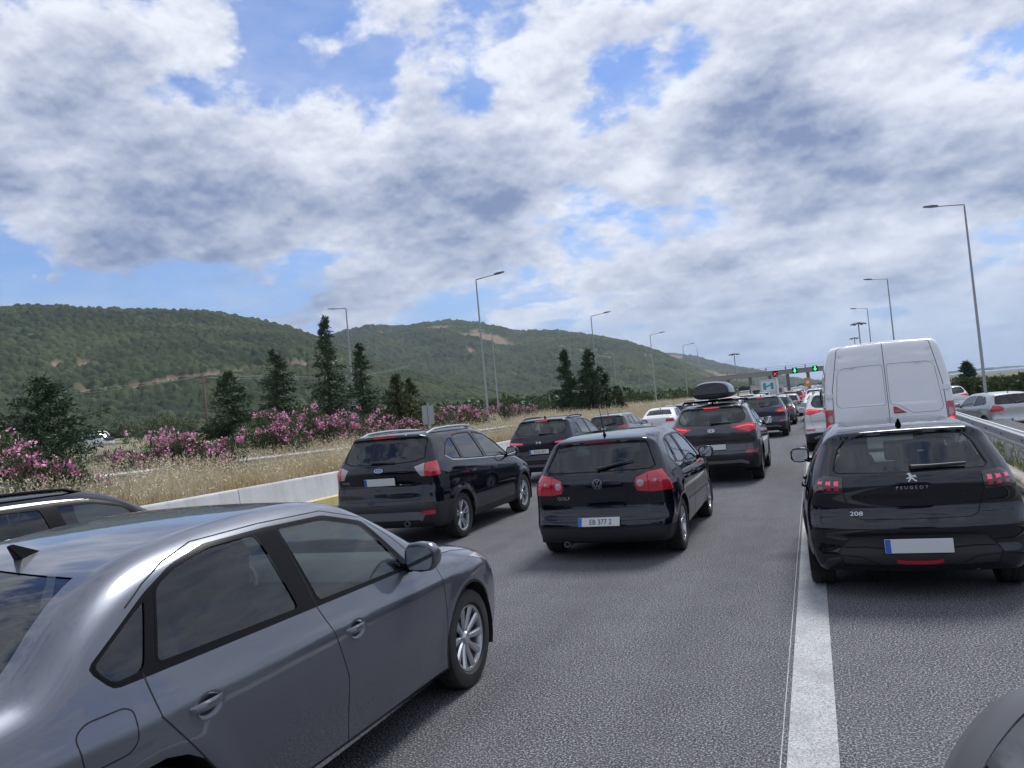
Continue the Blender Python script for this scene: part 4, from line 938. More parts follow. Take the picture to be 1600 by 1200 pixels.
def spec_van(g=.05):
    sp = dict(L=5.55, W=2.02, wheels=[1.02, 4.70], wr=.345, arch=.40, rim='steel', seat_y=4.0, seat_z=.42, bench=False, g=g, tw=.22, zc=1.1, spine=.6, flare=.01, bow=(.05, .35), crown=.05)
    sp['profile'] = [(.6, .32), (.15, .33), (.03, .36), (.0, .48), (.0, .70), (.03, .74), (.03, 1.2), (.06, 1.8), (.12, 2.3), (.16, 2.44), (.26, 2.49), (.8, 2.50), (2.5, 2.50), (3.4, 2.48), (3.75, 2.40), (4.2, 1.98), (4.62, 1.48), (4.75, 1.36), (5.1, 1.20), (5.38, 1.02), (5.5, .80), (5.55, .55), (5.5, .35), (5.2, .28)]
    sp['plan'] = [(0, .985), (.3, 1.0), (1, 1.01), (3.6, 1.01), (4.6, 1.0), (5.2, .93), (5.55, .72)]
    sp['belt'] = [(0, 1.45), (2, 1.45), (4, 1.38), (5.5, 1.2)]
    sp['sec'] = [(.10, .22), (.25, .07), (.34, .03), (.5, .005), (.7, 0), (.9, .008), (.95, .012), (1.3, .035), (1.6, .080), (1.8, .125), (2.0, .18), (2.3, .3)]
    sp['r'] = [(.3, .05), (1.0, .07), (2.0, .07), (2.45, .08)]
    rg, sm = side_set([(3.55, 1.42), (4.55, 1.36), (4.05, 1.98), (3.60, 2.02)], None, None, ('glass_mid', 'glass_mid', 'glass_mid'))
    sp['regions'] = rg + [('windscreen', -.005, 'glass_clear', [[(0, 1.40), (.80, 1.42), (.70, 2.0), (.62, 2.30), (0, 2.36)]], 'front', {'minn': (2, 1, .15)}),
        ('tail_light', .004, 'lens_red', [[(.875, 1.055), (.865, 1.385), (.98, 1.385), (1.02, 1.055)]], 'rear', {'mode': 'split', 'ylim': .22}),
        ('headlight', .002, 'lens_clear', [[(.55, .85), (.6, 1.1), (.93, 1.15), (.93, .85)]], 'front', {'mode': 'split', 'ylim': 4.9}),
        ('bumper', .004, 'plastic', [[(0, .25), (1.1, .25), (1.1, .60), (0, .60)]], 'rear', {'ylim': .6}),
        ('rear_door', .0, 'PAINT', [[(.0, .72), (.86, .72), (.86, 1.1), (.84, 1.7), (.71, 2.40), (.6, 2.44), (0, 2.45)]], 'rear', {'mode': 'split', 'ylim': .8})]
    pL = rounded([(.03, 1.40), (.03, 2.085), (.66, 2.075), (.74, 2.0), (.80, 1.45), (.74, 1.40)], .05)
    pR = rounded([(.03, 2.085), (.66, 2.075), (.75, 2.0), (.82, 1.30), (.76, 1.235), (.36, 1.235), (.14, 1.395), (.03, 1.40)], .05)
    sp['seams'] = sm + [('door_seam', [(0, .70), (0, 2.46)], 'rear', .010, 'gap', False), ('door_seam*', [(.0, .715), (.865, .715), (.865, 1.1), (.845, 1.7), (.715, 2.41), (.6, 2.455), (0, 2.465)], 'rear', .010, 'gap', False),
        ('slide_rail', [(.35, 1.40), (3.3, 1.40)], 'side', .03, 'gap', False), ('side_seam', [(.30, .45), (.32, 2.30)], 'side', .006, 'gap', False), ('door_seam', [(3.45, .45), (3.45, 2.1)], 'side', .008, 'gap', False)]
    sp['disp'] = lambda x, y, z: .010 * sstep(-np.maximum(np.abs(x - .40) - .36, np.abs(z - 1.73) - .34), -.0, .03) * (y < .6) + .010 * sstep(-np.maximum(np.abs(x - .40) - .30, np.abs(z - 2.245) - .03), -.02, .02) * (y < .6)
    def extra(md, sh, add):
        for sx in (1, -1):
            c, n = sh.on([(.90, 1.62), (.90, .9)], 'rear')
            for zz in (1.62, .85):
                add('door_hinge', MB().box(-.065, .05, -.028, .02, -.045, .045).mesh('door_hinge', 'paint_vanwhite', bevel=.008), None, None, (sx * .895, float(c[0][1]) + .008, zz))
            add('lamp_element', ribbon(sh, [(.885, 1.10), (.955, 1.10)], 'rear', .075, 'lens_hot', name='lamp_element', lift=.008, sx=sx)); add('lamp_element', ribbon(sh, [(.885, 1.22), (.95, 1.22)], 'rear', .13, 'lens_clear', name='lamp_element', lift=.008, sx=sx))
            # big two-pane mirrors on arms
            c, n = sh.on([(4.55, 1.45)], 'side'); x0 = float(c[0][0])
            k = add('door_mirror', MB().box(.10, .32, -.06, .09, .0, .40).mesh('door_mirror', 'trim_black', bevel=.045, seg=3), None, None, (sx * x0, 4.50, 1.34)); md.parts[k] = md.parts[k] + ((sx, 1, 1),)
            add('mirror_glass', MB().box(.125, .295, -.064, -.058, .14, .37).box(.125, .295, -.064, -.058, .03, .12).mesh('mirror_glass', 'mirror_glass'), parent=k); add('mirror_arm', MB().box(-.05, .14, -.02, .05, .05, .10).box(-.05, .14, -.02, .05, .28, .33).mesh('mirror_arm', 'trim_black', bevel=.01), parent=k)
        add('pressing_shade_line', ribbon(sh, pR, 'rear', .009, 'van_edge_shade', name='pressing_shade_line', lift=.003, closed=True))  # grey lines paint the shade along the pressed edges of the rear doors
        add('pressing_shade_line', ribbon(sh, pL, 'rear', .009, 'van_edge_shade', name='pressing_shade_line', lift=.003, closed=True, sx=-1))
        c, n = sh.on([(.14, 1.3)], 'rear')
        add('rear_door_handle', MB().prism([(.07, 1.245), (.07, 1.365), (.11, 1.36), (.27, 1.245)], -.012, .004, 'y').mesh('rear_door_handle', 'lens_red', bevel=.004), None, None, (0, float(c[0][1]), 0))
        add('handle_lever', MB().box(.085, .16, -.03, 0, 1.27, 1.30).lathe([(-.02, .0), (-.02, .014), (0, .014)], 12, 'y', (.18, 0, 1.285)).mesh('handle_lever', 'satin', smooth='auto'), None, None, (0, float(c[0][1]) - .006, 0))
        plate_parts(padd(add), sh, .88, .52, .11, None, lift=.014, x=-.35)
    sp['extra'] = extra
    return sp

# ------------------------------------------------------------------ ground, roads
def asphalt(name, lo, hi, grain=130.0):
    def bd(nt, b):
        tc = nnode(nt, 'ShaderNodeTexCoord'); v = tc.outputs['Object']
        g = nnoise(nt, grain, 2, .8, v); g2 = nnoise(nt, grain * 2.2, 2, .6, v); p = nnoise(nt, .35, 5, .6, v); st = nnoise(nt, 2.2, 4, .6, v)
        c = nramp(nt, g, [(.38, tuple(x * .15 for x in lo)), (.48, lo), (.55, hi), (.62, tuple(min(.75, x * 3.6) for x in hi))])
        c = nmix(nt, nramp(nt, p, [(.3, (.0, .0, .0)), (.7, (.5, .5, .5))]), c, nmix(nt, .5, c, tuple(x * 1.15 for x in hi)))
        tr = nnode(nt, 'ShaderNodeTexCoord'); mp = nnode(nt, 'ShaderNodeMapping'); nt.links.new(tr.outputs['Object'], mp.inputs[0]); mp.inputs[3].default_value = (1.1, .03, 1); wt = nnoise(nt, 1.0, 4, .55, mp.outputs[0])
        c = nmix(nt, nramp(nt, wt, [(.45, (0, 0, 0)), (.68, (.24, .24, .24))]), c, tuple(x * .5 for x in lo))
        c = nmix(nt, .18, c, nramp(nt, st, [(.3, tuple(x * .6 for x in lo)), (.7, tuple(x * 1.2 for x in hi))]))
        nt.links.new(c, b.inputs['Base Color']); nbump(nt, b, g, .2, .003)
    return mat(name, lo, .88, spec=.15, build=bd)
asphalt('asphalt', (.064, .064, .071), (.130, .130, .141), 78.0); asphalt('asphalt_pale', (.20, .195, .185), (.28, .27, .26), 90)
def line_bd(nt, b):
    tc = nnode(nt, 'ShaderNodeTexCoord'); g = nnoise(nt, 120, 3, .7, tc.outputs['Object']); w = nnoise(nt, 3, 5, .7, tc.outputs['Object'])
    c = nramp(nt, g, [(.36, (.10, .10, .105)), (.47, (.36, .365, .37)), (.68, (.60, .61, .62))]); nt.links.new(nmix(nt, nramp(nt, w, [(.42, (0, 0, 0)), (.72, (.6, .6, .6))]), c, (.20, .20, .21)), b.inputs['Base Color']); nbump(nt, b, g, .4, .004)
mat('road_paint', (.6, .6, .6), .7, build=line_bd)
def soil_bd(nt, b):
    tc = nnode(nt, 'ShaderNodeTexCoord'); v = tc.outputs['Object']
    a = nnoise(nt, .02, 6, .6, v); c = nnoise(nt, .35, 6, .65, v); d = nnoise(nt, 6, 4, .7, v)
    x = nramp(nt, c, [(.35, (.20, .155, .09)), (.5, (.30, .24, .14)), (.65, (.36, .30, .18))])
    gr = nramp(nt, d, [(.3, (.035, .05, .02)), (.7, (.08, .10, .04))])
    nt.links.new(nmix(nt, nramp(nt, a, [(.44, (0, 0, 0)), (.56, (1, 1, 1))]), x, gr), b.inputs['Base Color'])
mat('soil', (.25, .2, .12), .95, build=soil_bd)
mat('verge_soil', (.10, .10, .05), .95, build=lambda nt, b: nt.links.new(nmix(nt, nnoise(nt, .25, 6, .65), (.045, .060, .024), (.19, .165, .095)), b.inputs['Base Color']))
def left_z(X):
    return np.interp(-X, [-1e4, 11.2, 13, 16, 19, 23, 36, 60, 95, 150, 300, 600, 1500, 1e5], [-.03, .55, .62, .55, .75, .95, 1.3, 1.9, 2.6, 3.6, 7, 12, 20, 20])
def rail_x(Y): return 3.19 + .052 * (Y - 15)
def right_z(X, Y):
    e = X - rail_x(Y); return np.interp(e, [-.4, .9, 1.6, 9, 14, 60, 400, 5000], [.10, -.10, -.52, -.52, -.9, -2.0, -6, -20])
def build_ground():
    xs = np.concatenate([-np.geomspace(9000, 40, 40), np.linspace(-38, -11.16, 40)]); ys = np.concatenate([np.linspace(-60, 160, 111), np.geomspace(165, 9000, 50)])
    xx, yy = np.meshgrid(xs, ys, indexing='ij'); rng = np.random.RandomState(3)
    zz = left_z(xx) + (np.sin(xx * .9 + yy * .31) * .05 + np.sin(yy * .7 + xx * .2) * .05) * (xx < -12) - np.clip(yy - 400, 0, None) * .0
    def sheet(xx, yy, zz):
        n, m = xx.shape; I = np.arange(n * m).reshape(n, m)
        return np.stack([xx, yy, zz], -1).reshape(-1, 3), np.stack([I[:-1, :-1], I[1:, :-1], I[1:, 1:], I[:-1, 1:]], -1).reshape(-1, 4)
    o = link('ground', fast_mesh('ground', *sheet(xx, yy, zz), 'soil', True), kind='structure')
    xs = np.concatenate([np.linspace(-.42, 1.7, 12), np.linspace(1.9, 14, 8), np.geomspace(16, 9000, 34)])
    ys = np.concatenate([np.linspace(-60, 160, 60), np.geomspace(165, 9000, 40)]); ee, yy = np.meshgrid(xs, ys, indexing='ij'); xx = ee + rail_x(np.minimum(yy, 200))
    link('verge', fast_mesh('verge', *sheet(xx, yy, right_z(xx, np.minimum(yy, 200))), 'verge_soil', True), kind='structure')
    rd = MB().add([(-11.5, -60, 0), (2.6, -60, 0), (2.6, 14, 0), (14, 230, 0), (14, 1500, 0), (-40, 1500, 0), (-11.5, 230, 0)], [tuple(range(7))])
    # left of the barrier line the plaza widens beyond the gantry
    link('road', rd.mesh('road', 'asphalt'), kind='structure')
    link('road_edge', MB().add([(-2, -60, -.012), (3.1, -60, -.012), (rail_x(200) - .36, 200, -.012), (-2, 200, -.012)], [(0, 1, 2, 3)]).mesh('road_edge', 'asphalt'), kind='structure')
    sr = MB().add([(rail_x(y) + d, y, -.515) for y in (-60, 200) for d in (1.55, 8.8)], [(0, 1, 3, 2)])
    link('slip_road', sr.mesh('slip_road', 'asphalt_pale'), kind='structure')
    e = MB()
    for d in (1.9, 8.2): e.add([(rail_x(y) + d + q, y, -.510) for y in (-60, 200) for q in (0, .14)], [(0, 1, 3, 2)])
    link('edge_line', e.mesh('edge_line', 'road_paint'), kind='structure')
    ln = MB()
    for k in range(40):
        y0 = -6 + k * 5.0; ln.add([(-.292, y0, .004), (-.052, y0, .004), (-.052, y0 + 5, .004), (-.292, y0 + 5, .004)], [(0, 1, 2, 3)])
    link('lane_line', ln.mesh('lane_line', 'road_paint'), kind='structure')
    link('marking_guide_line', MB().add([(-.324, -6, .004), (-.318, -6, .004), (-.318, 60, .004), (-.324, 60, .004)], [(0, 1, 2, 3)]).mesh('marking_guide_line', 'road_paint'), kind='structure')
build_ground()
def conc_bd(col, st):
    def bd(nt, b):
        tc = nnode(nt, 'ShaderNodeTexCoord'); v = tc.outputs['Object']; a = nnoise(nt, 1.3, 6, .65, v); d = nnoise(nt, 25, 4, .65, v)
        mp = nnode(nt, 'ShaderNodeMapping'); nt.links.new(v, mp.inputs[0]); mp.inputs[3].default_value = (3, 3, .35); s_ = nnoise(nt, 1.5, 5, .65, mp.outputs[0])
        c = nmix(nt, nramp(nt, a, [(.35, (0, 0, 0)), (.7, (.8, .8, .8))]), col, st); c = nmix(nt, nramp(nt, s_, [(.5, (0, 0, 0)), (.75, (.5, .5, .5))]), c, tuple(x * .55 for x in st))
        nt.links.new(nmix(nt, .25, c, nramp(nt, d, [(.3, tuple(x * .6 for x in col)), (.7, tuple(x * 1.15 for x in col))])), b.inputs['Base Color']); nbump(nt, b, d, .3, .01)
    return bd
mat('concrete', (.55, .56, .56), .85, build=conc_bd((.56, .57, .57), (.42, .42, .41))); mat('yellow_paint', (.75, .62, .25), .75, build=conc_bd((.80, .66, .28), (.66, .54, .24)))
mat('kerb_stone', (.40, .36, .31), .9, build=conc_bd((.42, .38, .33), (.28, .25, .22))); mat('concrete_dark', (.30, .29, .27), .9, build=conc_bd((.32, .31, .29), (.2, .19, .18)))
mat('galv', (.46, .48, .50), .42, .75, build=lambda nt, b: nt.links.new(nmix(nt, nnoise(nt, 5, 5, .65), (.38, .40, .42), (.56, .58, .60)), b.inputs['Base Color']))
mat('pole_grey', (.30, .31, .32), .5, .3); mat('lamp_head', (.13, .13, .14), .5); mat('lamp_head_pale', (.55, .56, .56), .5); mat('wood_pole', (.15, .10, .07), .9)
mat('steel_brown', (.30, .27, .25), .7); mat('led_green', (.02, .3, .08), .4, emit=(.05, 1, .25), estr=.8); mat('led_red', (.4, .02, .03), .4, emit=(1, .06, .1), estr=.4); mat('sign_white', (.72, .73, .73), .5); mat('sign_red', (.55, .03, .04), .5)
mat('teal', (.03, .33, .36), .5); mat('orange', (.7, .28, .05), .6); mat('sign_back', (.33, .35, .36), .5, .4); mat('rooftop', (.55, .55, .54), .8)

# concrete barrier in cast lengths with a yellow foot
def build_barrier():
    L0 = 4.0
    prof = [(-11.16, .0), (-10.90, .0), (-10.90, .22), (-10.93, .26), (-10.98, .76), (-11.0, .80), (-11.13, .80), (-11.16, .77)]
    me = MB().prism([(x + 11, z) for x, z in prof], 0, L0 - .012, 'y').mesh('barrier_section', 'concrete', bevel=.006, seg=1)
    fm = MB().prism([(.103, .004), (.108, .004), (.108, .222), (.075, .262), (.070, .258), (.1, .219)], 0, L0 - .012, 'y').mesh('painted_foot', 'yellow_paint')
    for k in range(18):
        y = -7.5 + k * L0
        if y > 30 or y < -4: continue
        lab = {8.5: 'pale concrete barrier length behind the bonnet of the black estate', 12.5: 'pale concrete barrier length with yellow foot ending at the black sport utility car', 4.5: 'pale concrete barrier length left of the black estate roof, below dry grass'}.get(y, 'pale concrete barrier length hidden along the grass bank behind the traffic')
        o = link('barrier_section', me, loc=(-11, y, 0), label=lab, cat='barrier', group='cast lengths of the concrete barrier')
        link('painted_foot', fm, o)
build_barrier()
def wbeam(path, top, name, label, face=1, post_every=2.0, post_h=1.0, base=None):
    """corrugated beam swept along a polyline of (x, y); face = +1: corrugation towards +x"""
    root = link(name, None, label=label, cat='guard rail'); root.location = (path[0][0], path[0][1], 0)
    sec = [(0, -.155), (.02, -.15), (.03, -.125), (.075, -.105), (.08, -.075), (.075, -.055), (.02, -.03), (.015, 0), (.02, .03), (.075, .055), (.08, .075), (.075, .105), (.03, .125), (.02, .15), (0, .155)]
    P = [Vector((x, y)) for x, y in path]; O = P[0]
    seglen = 4.0
    # dense samples
    tot = sum((P[i + 1] - P[i]).length for i in range(len(P) - 1)); n = int(tot / seglen)
    def at(s):
        for i in range(len(P) - 1):
            l = (P[i + 1] - P[i]).length
            if s <= l or i == len(P) - 2: return P[i] + (P[i + 1] - P[i]) * (s / l), (P[i + 1] - P[i]).normalized()
            s -= l
    for k in range(n):
        b = MB(); v = []
        for s in (k * seglen, (k + 1) * seglen + .12):
            p, t = at(s); nx = Vector((t.y, -t.x)) * face; z = top(p.x, p.y) - .155
            v += [(p.x - O.x + nx.x * (a + (.004 if s > k * seglen else 0)), p.y - O.y + nx.y * a, z + c) for a, c in sec] + [(p.x - O.x + nx.x * (a - .006), p.y - O.y + nx.y * (a - .006), z + c) for a, c in sec[::-1]]
        m = len(sec) * 2
        b.add(v, [(i, (i + 1) % m, m + (i + 1) % m, m + i) for i in range(m)] + [tuple(range(m)), tuple(range(2 * m - 1, m - 1, -1))])
        link('beam', b.mesh('beam', 'galv', smooth='auto'), root)
        for s in (k * seglen + .06, k * seglen + seglen / 2):
            p, t = at(s); nx = Vector((t.y, -t.x)) * face; zt = top(p.x, p.y); zb = base(p.x, p.y)
            q = MB(); q.box(-.07, -.005, -.05, .05, zb - .1, zt - .03); q.box(-.02, .03, -.045, .045, zt - .27, zt - .05)
            o = link('post', q.mesh('post', 'galv', bevel=.008, seg=1), root, (p.x - O.x, p.y - O.y, 0), (0, 0, math.atan2(-nx.y * 0 + nx.y, nx.x)))
            bo = MB()
            for dz in (-.09, .09):
                bo.lathe([(.0, .0), (.018, .006), (.02, .016), (.0, .018)], 8, 'x', (.022, 0, zt - .155 + dz * .0))
            link('bolt', bo.mesh('bolt', 'alloy_dark'), root, (p.x - O.x, p.y - O.y, 0), (0, 0, math.atan2(nx.y, nx.x)))
    return root
wbeam([(rail_x(9.0), 9.0), (rail_x(15), 15), (rail_x(61), 61)], lambda x, y: .76, 'guard_rail', 'galvanised corrugated guard rail on the right verge beside the white van', face=-1, base=lambda x, y: .0)
wbeam([(-16.0, 8.0), (-16.0, 60.0)], lambda x, y: float(np.interp(y, [8, 12, 23.5, 60], [1.31, 1.285, 1.17, 1.2])), 'guard_rail', 'weathered corrugated guard rail standing in dry grass before the pink oleanders', face=1, base=lambda x, y: .5)
def build_kerb():
    for k in range(34):
        y = 6 + k * 1.5; x = rail_x(y) - .36; a = math.atan(.052)
        m = _int.get('kerb') or MB().prism([(0, -.05), (.22, -.05), (.22, .15), (.05, .16), (.012, .125)], 0, 1.49, 'y').mesh('kerb_stone', 'kerb_stone', bevel=.01, seg=1); _int['kerb'] = m
        link('kerb_stone', m, KERB, (x, y, 0), (0, 0, -a))
KERB = link('kerb', None, kind='structure'); build_kerb()

# ------------------------------------------------------------------ lamp posts, masts, signs, gantry
def lamp_post(x, y, z0, top, arm, label, group, pale=False, lean=0.0):
    r = link('lamp_post', None, loc=(x, y, z0), label=label, cat='lamp post', group=group); h = top - z0; s = 1 if arm > 0 else -1
    link('pole', MB().tube([(0, 0, -.2), (0, 0, .9), (0, 0, 1.0), (0, 0, h - .1)], [.12, .115, .095, .05], 10).mesh('pole', 'pole_grey', smooth='auto'), r)
    link('arm', MB().tube([(0, 0, h - .12), (0, 0, h), (arm * .5, 0, h + abs(arm) * .06), (arm, 0, h + abs(arm) * .10)], [.05, .045, .035, .035], 8).mesh('arm', 'pole_grey', smooth='auto'), r)
    link('lamp_head', MB().prism([(arm - s * .1, h + abs(arm) * .10 - .03), (arm + s * .30, h + abs(arm) * .13 - .05), (arm + s * .72, h + abs(arm) * .15), (arm + s * .70, h + abs(arm) * .15 + .05), (arm + s * .2, h + abs(arm) * .12 + .09), (arm - s * .1, h + abs(arm) * .10 + .06)], -.14, .14, 'y').mesh('lamp_head', 'lamp_head_pale' if pale else 'lamp_head', bevel=.02), r)
    link('base_plate', MB().box(-.2, .2, -.2, .2, -.1, .03).mesh('base_plate', 'concrete_dark', bevel=.02), r)
for k, y in enumerate((52.3, 84.3, 118.5, 151.0)):
    lamp_post(-22.4, y, float(left_z(-22.4)), 12, 1.6, ['tall grey lamp post left of the road, nearest, arm reaching over grass towards the road', 'second nearest tall lamp post behind the black crossover, arm to the right', 'third lamp post in the row left of the road, before the far hillside', 'far thin lamp post left of the road near the gantry'][k], 'lamp posts along the left verge')
for k, y in enumerate((55.6, 87.5, 120.4, 150)):
    lamp_post(-36, y, float(left_z(-36)), 12, -1.1, ['pale headed lamp post rising behind the tall spruces, arm to the left', 'pale headed lamp post just right of the tallest near lamp post', 'pale headed lamp post standing between the two dark conifers', 'farthest pale headed lamp post before the second hill'][k], 'lamp posts of the far carriageway', True)
for k, (x, y) in enumerate(((9.7, 53.5), (8.2, 86.4), (8.3, 118.3))):
    lamp_post(x, y, -.6, 12, -1.5, ['tall grey lamp post right of the white van, nearest on the right', 'lamp post rising just behind the white van roof', 'thinner lamp post farther behind the van'][k], 'lamp posts along the right verge')
def mast(x, y, top, label):
    r = link('floodlight_mast', None, loc=(x, y, 0), label=label, cat='floodlight mast', group='high masts of the toll plaza')
    link('pole', MB().tube([(0, 0, -.3), (0, 0, top)], [.22, .10], 8).mesh('pole', 'pole_grey', smooth=True), r)
    b = MB().lathe([(top - .1, .0), (top - .1, .9), (top + .1, .9), (top + .1, 0)], 12, 'z')
    link('crown_ring', b.mesh('crown_ring', 'lamp_head'), r)
    for k in range(6):
        a = k * math.pi / 3; link('floodlight', MB().box(-.35, .35, -.22, .22, -.12, .12).mesh('floodlight', 'lamp_head', bevel=.03), r, (1.15 * math.cos(a), 1.15 * math.sin(a), top - .15), (0, .3, a))
mast(*at_y(1341, 505, 170)[:2], float(at_y(1341, 505, 170)[2]), 'floodlight mast with crown of lamps just left of the van roof'); mast(*at_y(1335, 528, 260)[:2], float(at_y(1335, 528, 260)[2]), 'farther floodlight mast low beside the van roof'); mast(*at_y(1147, 553, 215)[:2], float(at_y(1147, 553, 215)[2]), 'floodlight mast with ring of lamps left of the gantry')
p = at_y(1092, 575, 120); link('steel_mast', MB().tube([(0, 0, -.3), (0, 0, 6), (0, 0, 9.5)], [.14, .10, .03], 8).mesh('steel_mast', 'pole_grey', smooth=True), loc=(p[0], p[1], 0), label='thin bare steel mast standing left of the roof box car', cat='mast')
def build_gantry():
    Y = 170.0; X = lambda u, v=590: float(at_y(u, v, Y)[0]); x0, x1 = X(1098), X(1330)
    r = link('gantry', None, loc=(0, Y, 0), label='grey brown toll gantry beam with lane signals across the road', cat='gantry')
    b = MB().box(x0, x1, -.6, .6, 4.85, 5.75); link('beam', b.mesh('beam', 'steel_brown', bevel=.05), r)
    link('beam_top', MB().box(x0 - .05, x1 + .05, -.7, .7, 5.755, 5.86).mesh('beam_top', 'sign_back'), r)
    for u in (1137, 1167, 1198, 1229, 1260, 1291):
        link('beam_rib', MB().box(X(u) - .12, X(u) + .12, -.68, .68, 4.8, 6.5).mesh('beam_rib', 'steel_brown'), r)
    hr = MB()
    for z in (6.2, 6.6): hr.tube([(x0, 0, z), (x1, 0, z)], .03, 5)
    link('hand_rail', hr.mesh('hand_rail', 'steel_brown'), r)
    for u in (1137, 1172, 1203, 1231, 1263, 1300):
        q = MB().box(X(u) - .32, X(u) + .32, -.4, .4, -.1, 4.86); link('column', q.mesh('column', 'lamp_head', bevel=.04), r)
    for u, kind in ((1243, 'arrow'), (1275, 'arrow'), (1212, 'cross')):
        xx = X(u); s = link('lane_signal', None, loc=(xx, Y - .75, 5.45 if kind == 'arrow' else 5.1), label={1243: 'lane signal with green down arrow, left one on the gantry', 1275: 'lane signal with green down arrow nearest the white van', 1212: 'lane signal with red light on the gantry'}[u], cat='lane signal', group='lane signals')
        z = 5.45
        link('housing', MB().box(-.48, .48, -.15, .15, -.58, .58).mesh('housing', 'trim_black', bevel=.03), s)
        if kind == 'arrow': link('arrow', MB().prism([(-.13, .45), (.13, .45), (.13, -.02), (.36, -.02), (0, -.48), (-.36, -.02), (-.13, -.02)], -.18, -.15, 'y').mesh('arrow', 'led_green'), s)
        else:
            c = MB()
            for q in (1, -1): c.prism([(-.36 * q, -.30), (-.28 * q, -.38), (.36 * q, .30), (.28 * q, .38)], -.18, -.15, 'y')
            link('cross', c.mesh('cross', 'led_red'), s)
    for k, u in enumerate((1184, 1217)):
        xx = X(u, 600); t = link('toll_booth', None, loc=(xx, Y - 6, 0), label=['pale toll booth block beneath the gantry, left one', 'pale toll booth block beneath the gantry, beside the truck'][k], cat='toll booth', group='toll booths')
        link('wall', MB().lathe([(0, 1.1), (3.0, 1.1), (3.0, 0)], 14, 'z').mesh('wall', 'concrete', smooth='auto'), t); link('roof', MB().lathe([(3.0, 1.25), (3.2, 1.25), (3.2, 0)], 14, 'z').mesh('roof', 'sign_back'), t); link('window', MB().box(-.7, .7, -1.13, -1.0, 1.3, 2.1).mesh('window', 'lens_smoke'), t)
    p = at_y(1194, 600, 150); s = link('round_sign', None, loc=(p[0], 150, 0), label='small round white traffic sign with red rim beneath the gantry', cat='road sign')
    link('sign_post', MB().tube([(0, .05, -.2), (0, .05, p[2] + .4)], .04, 6).mesh('sign_post', 'galv'), s)
    link('sign_plate', MB().lathe([(0, .0), (-.02, .62), (.02, .62)], 20, 'y', (0, 0, p[2])).mesh('sign_plate', 'sign_white'), s); link('sign_rim', MB().lathe([(-.025, .48), (-.035, .50), (-.035, .64), (-.02, .64)], 24, 'y', (0, 0, p[2])).mesh('sign_rim', 'sign_red'), s)
    link('sign_symbol', MB().prism([(-.30, -.22), (-.2, -.3), (.30, .22), (.2, .3)], -.04, -.03, 'y').box(-.08, .08, -.04, -.03, -.25, .2).mesh('sign_symbol', 'sign_red'), s, (0, 0, p[2]))
    p = at_y(1262, 597, 140); s = link('orange_sign', None, loc=(p[0], 140, 0), label='small orange sign board beneath the gantry column', cat='road sign')
    link('sign_post', MB().tube([(0, .05, -.2), (0, .05, p[2] + .3)], .04, 6).mesh('sign_post', 'galv'), s); link('sign_board', MB().box(-.55, .55, -.03, .03, -.75, .75).mesh('sign_board', 'orange', bevel=.02), s, (0, 0, p[2])); link('sign_symbol', MB().lathe([(-.05, .0), (-.05, .28), (-.02, .28)], 14, 'y').mesh('sign_symbol', 'sign_white'), s, (0, 0, p[2]))
    # box truck seen from behind
    p = at_y(1200, 598, 125); t = link('box_truck', None, loc=(p[0], 125, 0), label='white box truck with teal emblem on its back, before the gantry', cat='truck')
    link('cargo_box', MB().box(-1.22, 1.22, 0, 7, 1.0, 3.55).mesh('cargo_box', 'rooftop', bevel=.05), t); link('emblem_panel', MB().box(-1.0, 1.0, -.02, 0, 1.75, 3.2).mesh('emblem_panel', 'sign_white'), t)
    e = MB()
    for sgn in (-1, 1): e.prism([(sgn * .55 - .22, 1.95), (sgn * .55 + .22, 1.95), (sgn * .55 + .22, 3.0), (sgn * .55 - .22, 3.0)], -.04, -.02, 'y')
    e.prism([(-.35, 2.25), (.35, 2.55), (.35, 2.8), (-.35, 2.5)], -.045, -.02, 'y'); link('emblem', e.mesh('emblem', 'teal'), t)
    link('chassis', MB().box(-1.1, 1.1, .1, 8.6, .55, 1.0).mesh('chassis', 'under'), t); link('cab', MB().box(-1.15, 1.15, 7.1, 8.9, .6, 2.9).mesh('cab', 'sign_white', bevel=.12), t); link('rear_bumper', MB().box(-1.2, 1.2, -.05, .1, .5, .7).mesh('rear_bumper', 'galv'), t)
    for sx in (-1, 1):
        link('tail_light', MB().box(-.14, .14, -.04, 0, -.07, .07).mesh('tail_light', 'lens_lit'), t, (sx * .95, -.02, .85))
        for y in (1.8, 7.6): link('wheel', MB().lathe([(-.15, .25), (-.15, .46), (.15, .46), (.15, .25), (.12, 0)], 18).mesh('wheel', 'rubber'), t, (sx * 1.02, y, .46))
build_gantry()
def sign_back():
    p = pix(669, 648); d = 33.0; q = p * d; x, y = q[0], q[1]; z = CAM_H + q[2]
    s = link('road_sign', None, loc=(x, y, float(left_z(x))), rot=(0, 0, R(6)), label='grey back of a roadside sign between the oleanders and lamp post', cat='road sign')
    h = z - float(left_z(x))
    link('sign_panel', MB().box(-.27, -.02, -.015, .015, h - .42, h + .40).mesh('sign_panel', 'sign_back', bevel=.01), s); link('sign_panel', MB().box(.02, .27, -.015, .015, h - .42, h + .40).mesh('sign_panel', 'sign_back', bevel=.01), s)
    link('sign_post', MB().tube([(0, .04, -.3), (0, .04, h + .45)], .035, 8).mesh('sign_post', 'galv', smooth='auto'), s)
sign_back()
p = pix(320, 618) * 95; hz = float(left_z(p[0])); up = link('utility_pole', None, loc=(p[0], p[1], hz), label='brown wooden utility pole with cross arm before the hill', cat='utility pole')
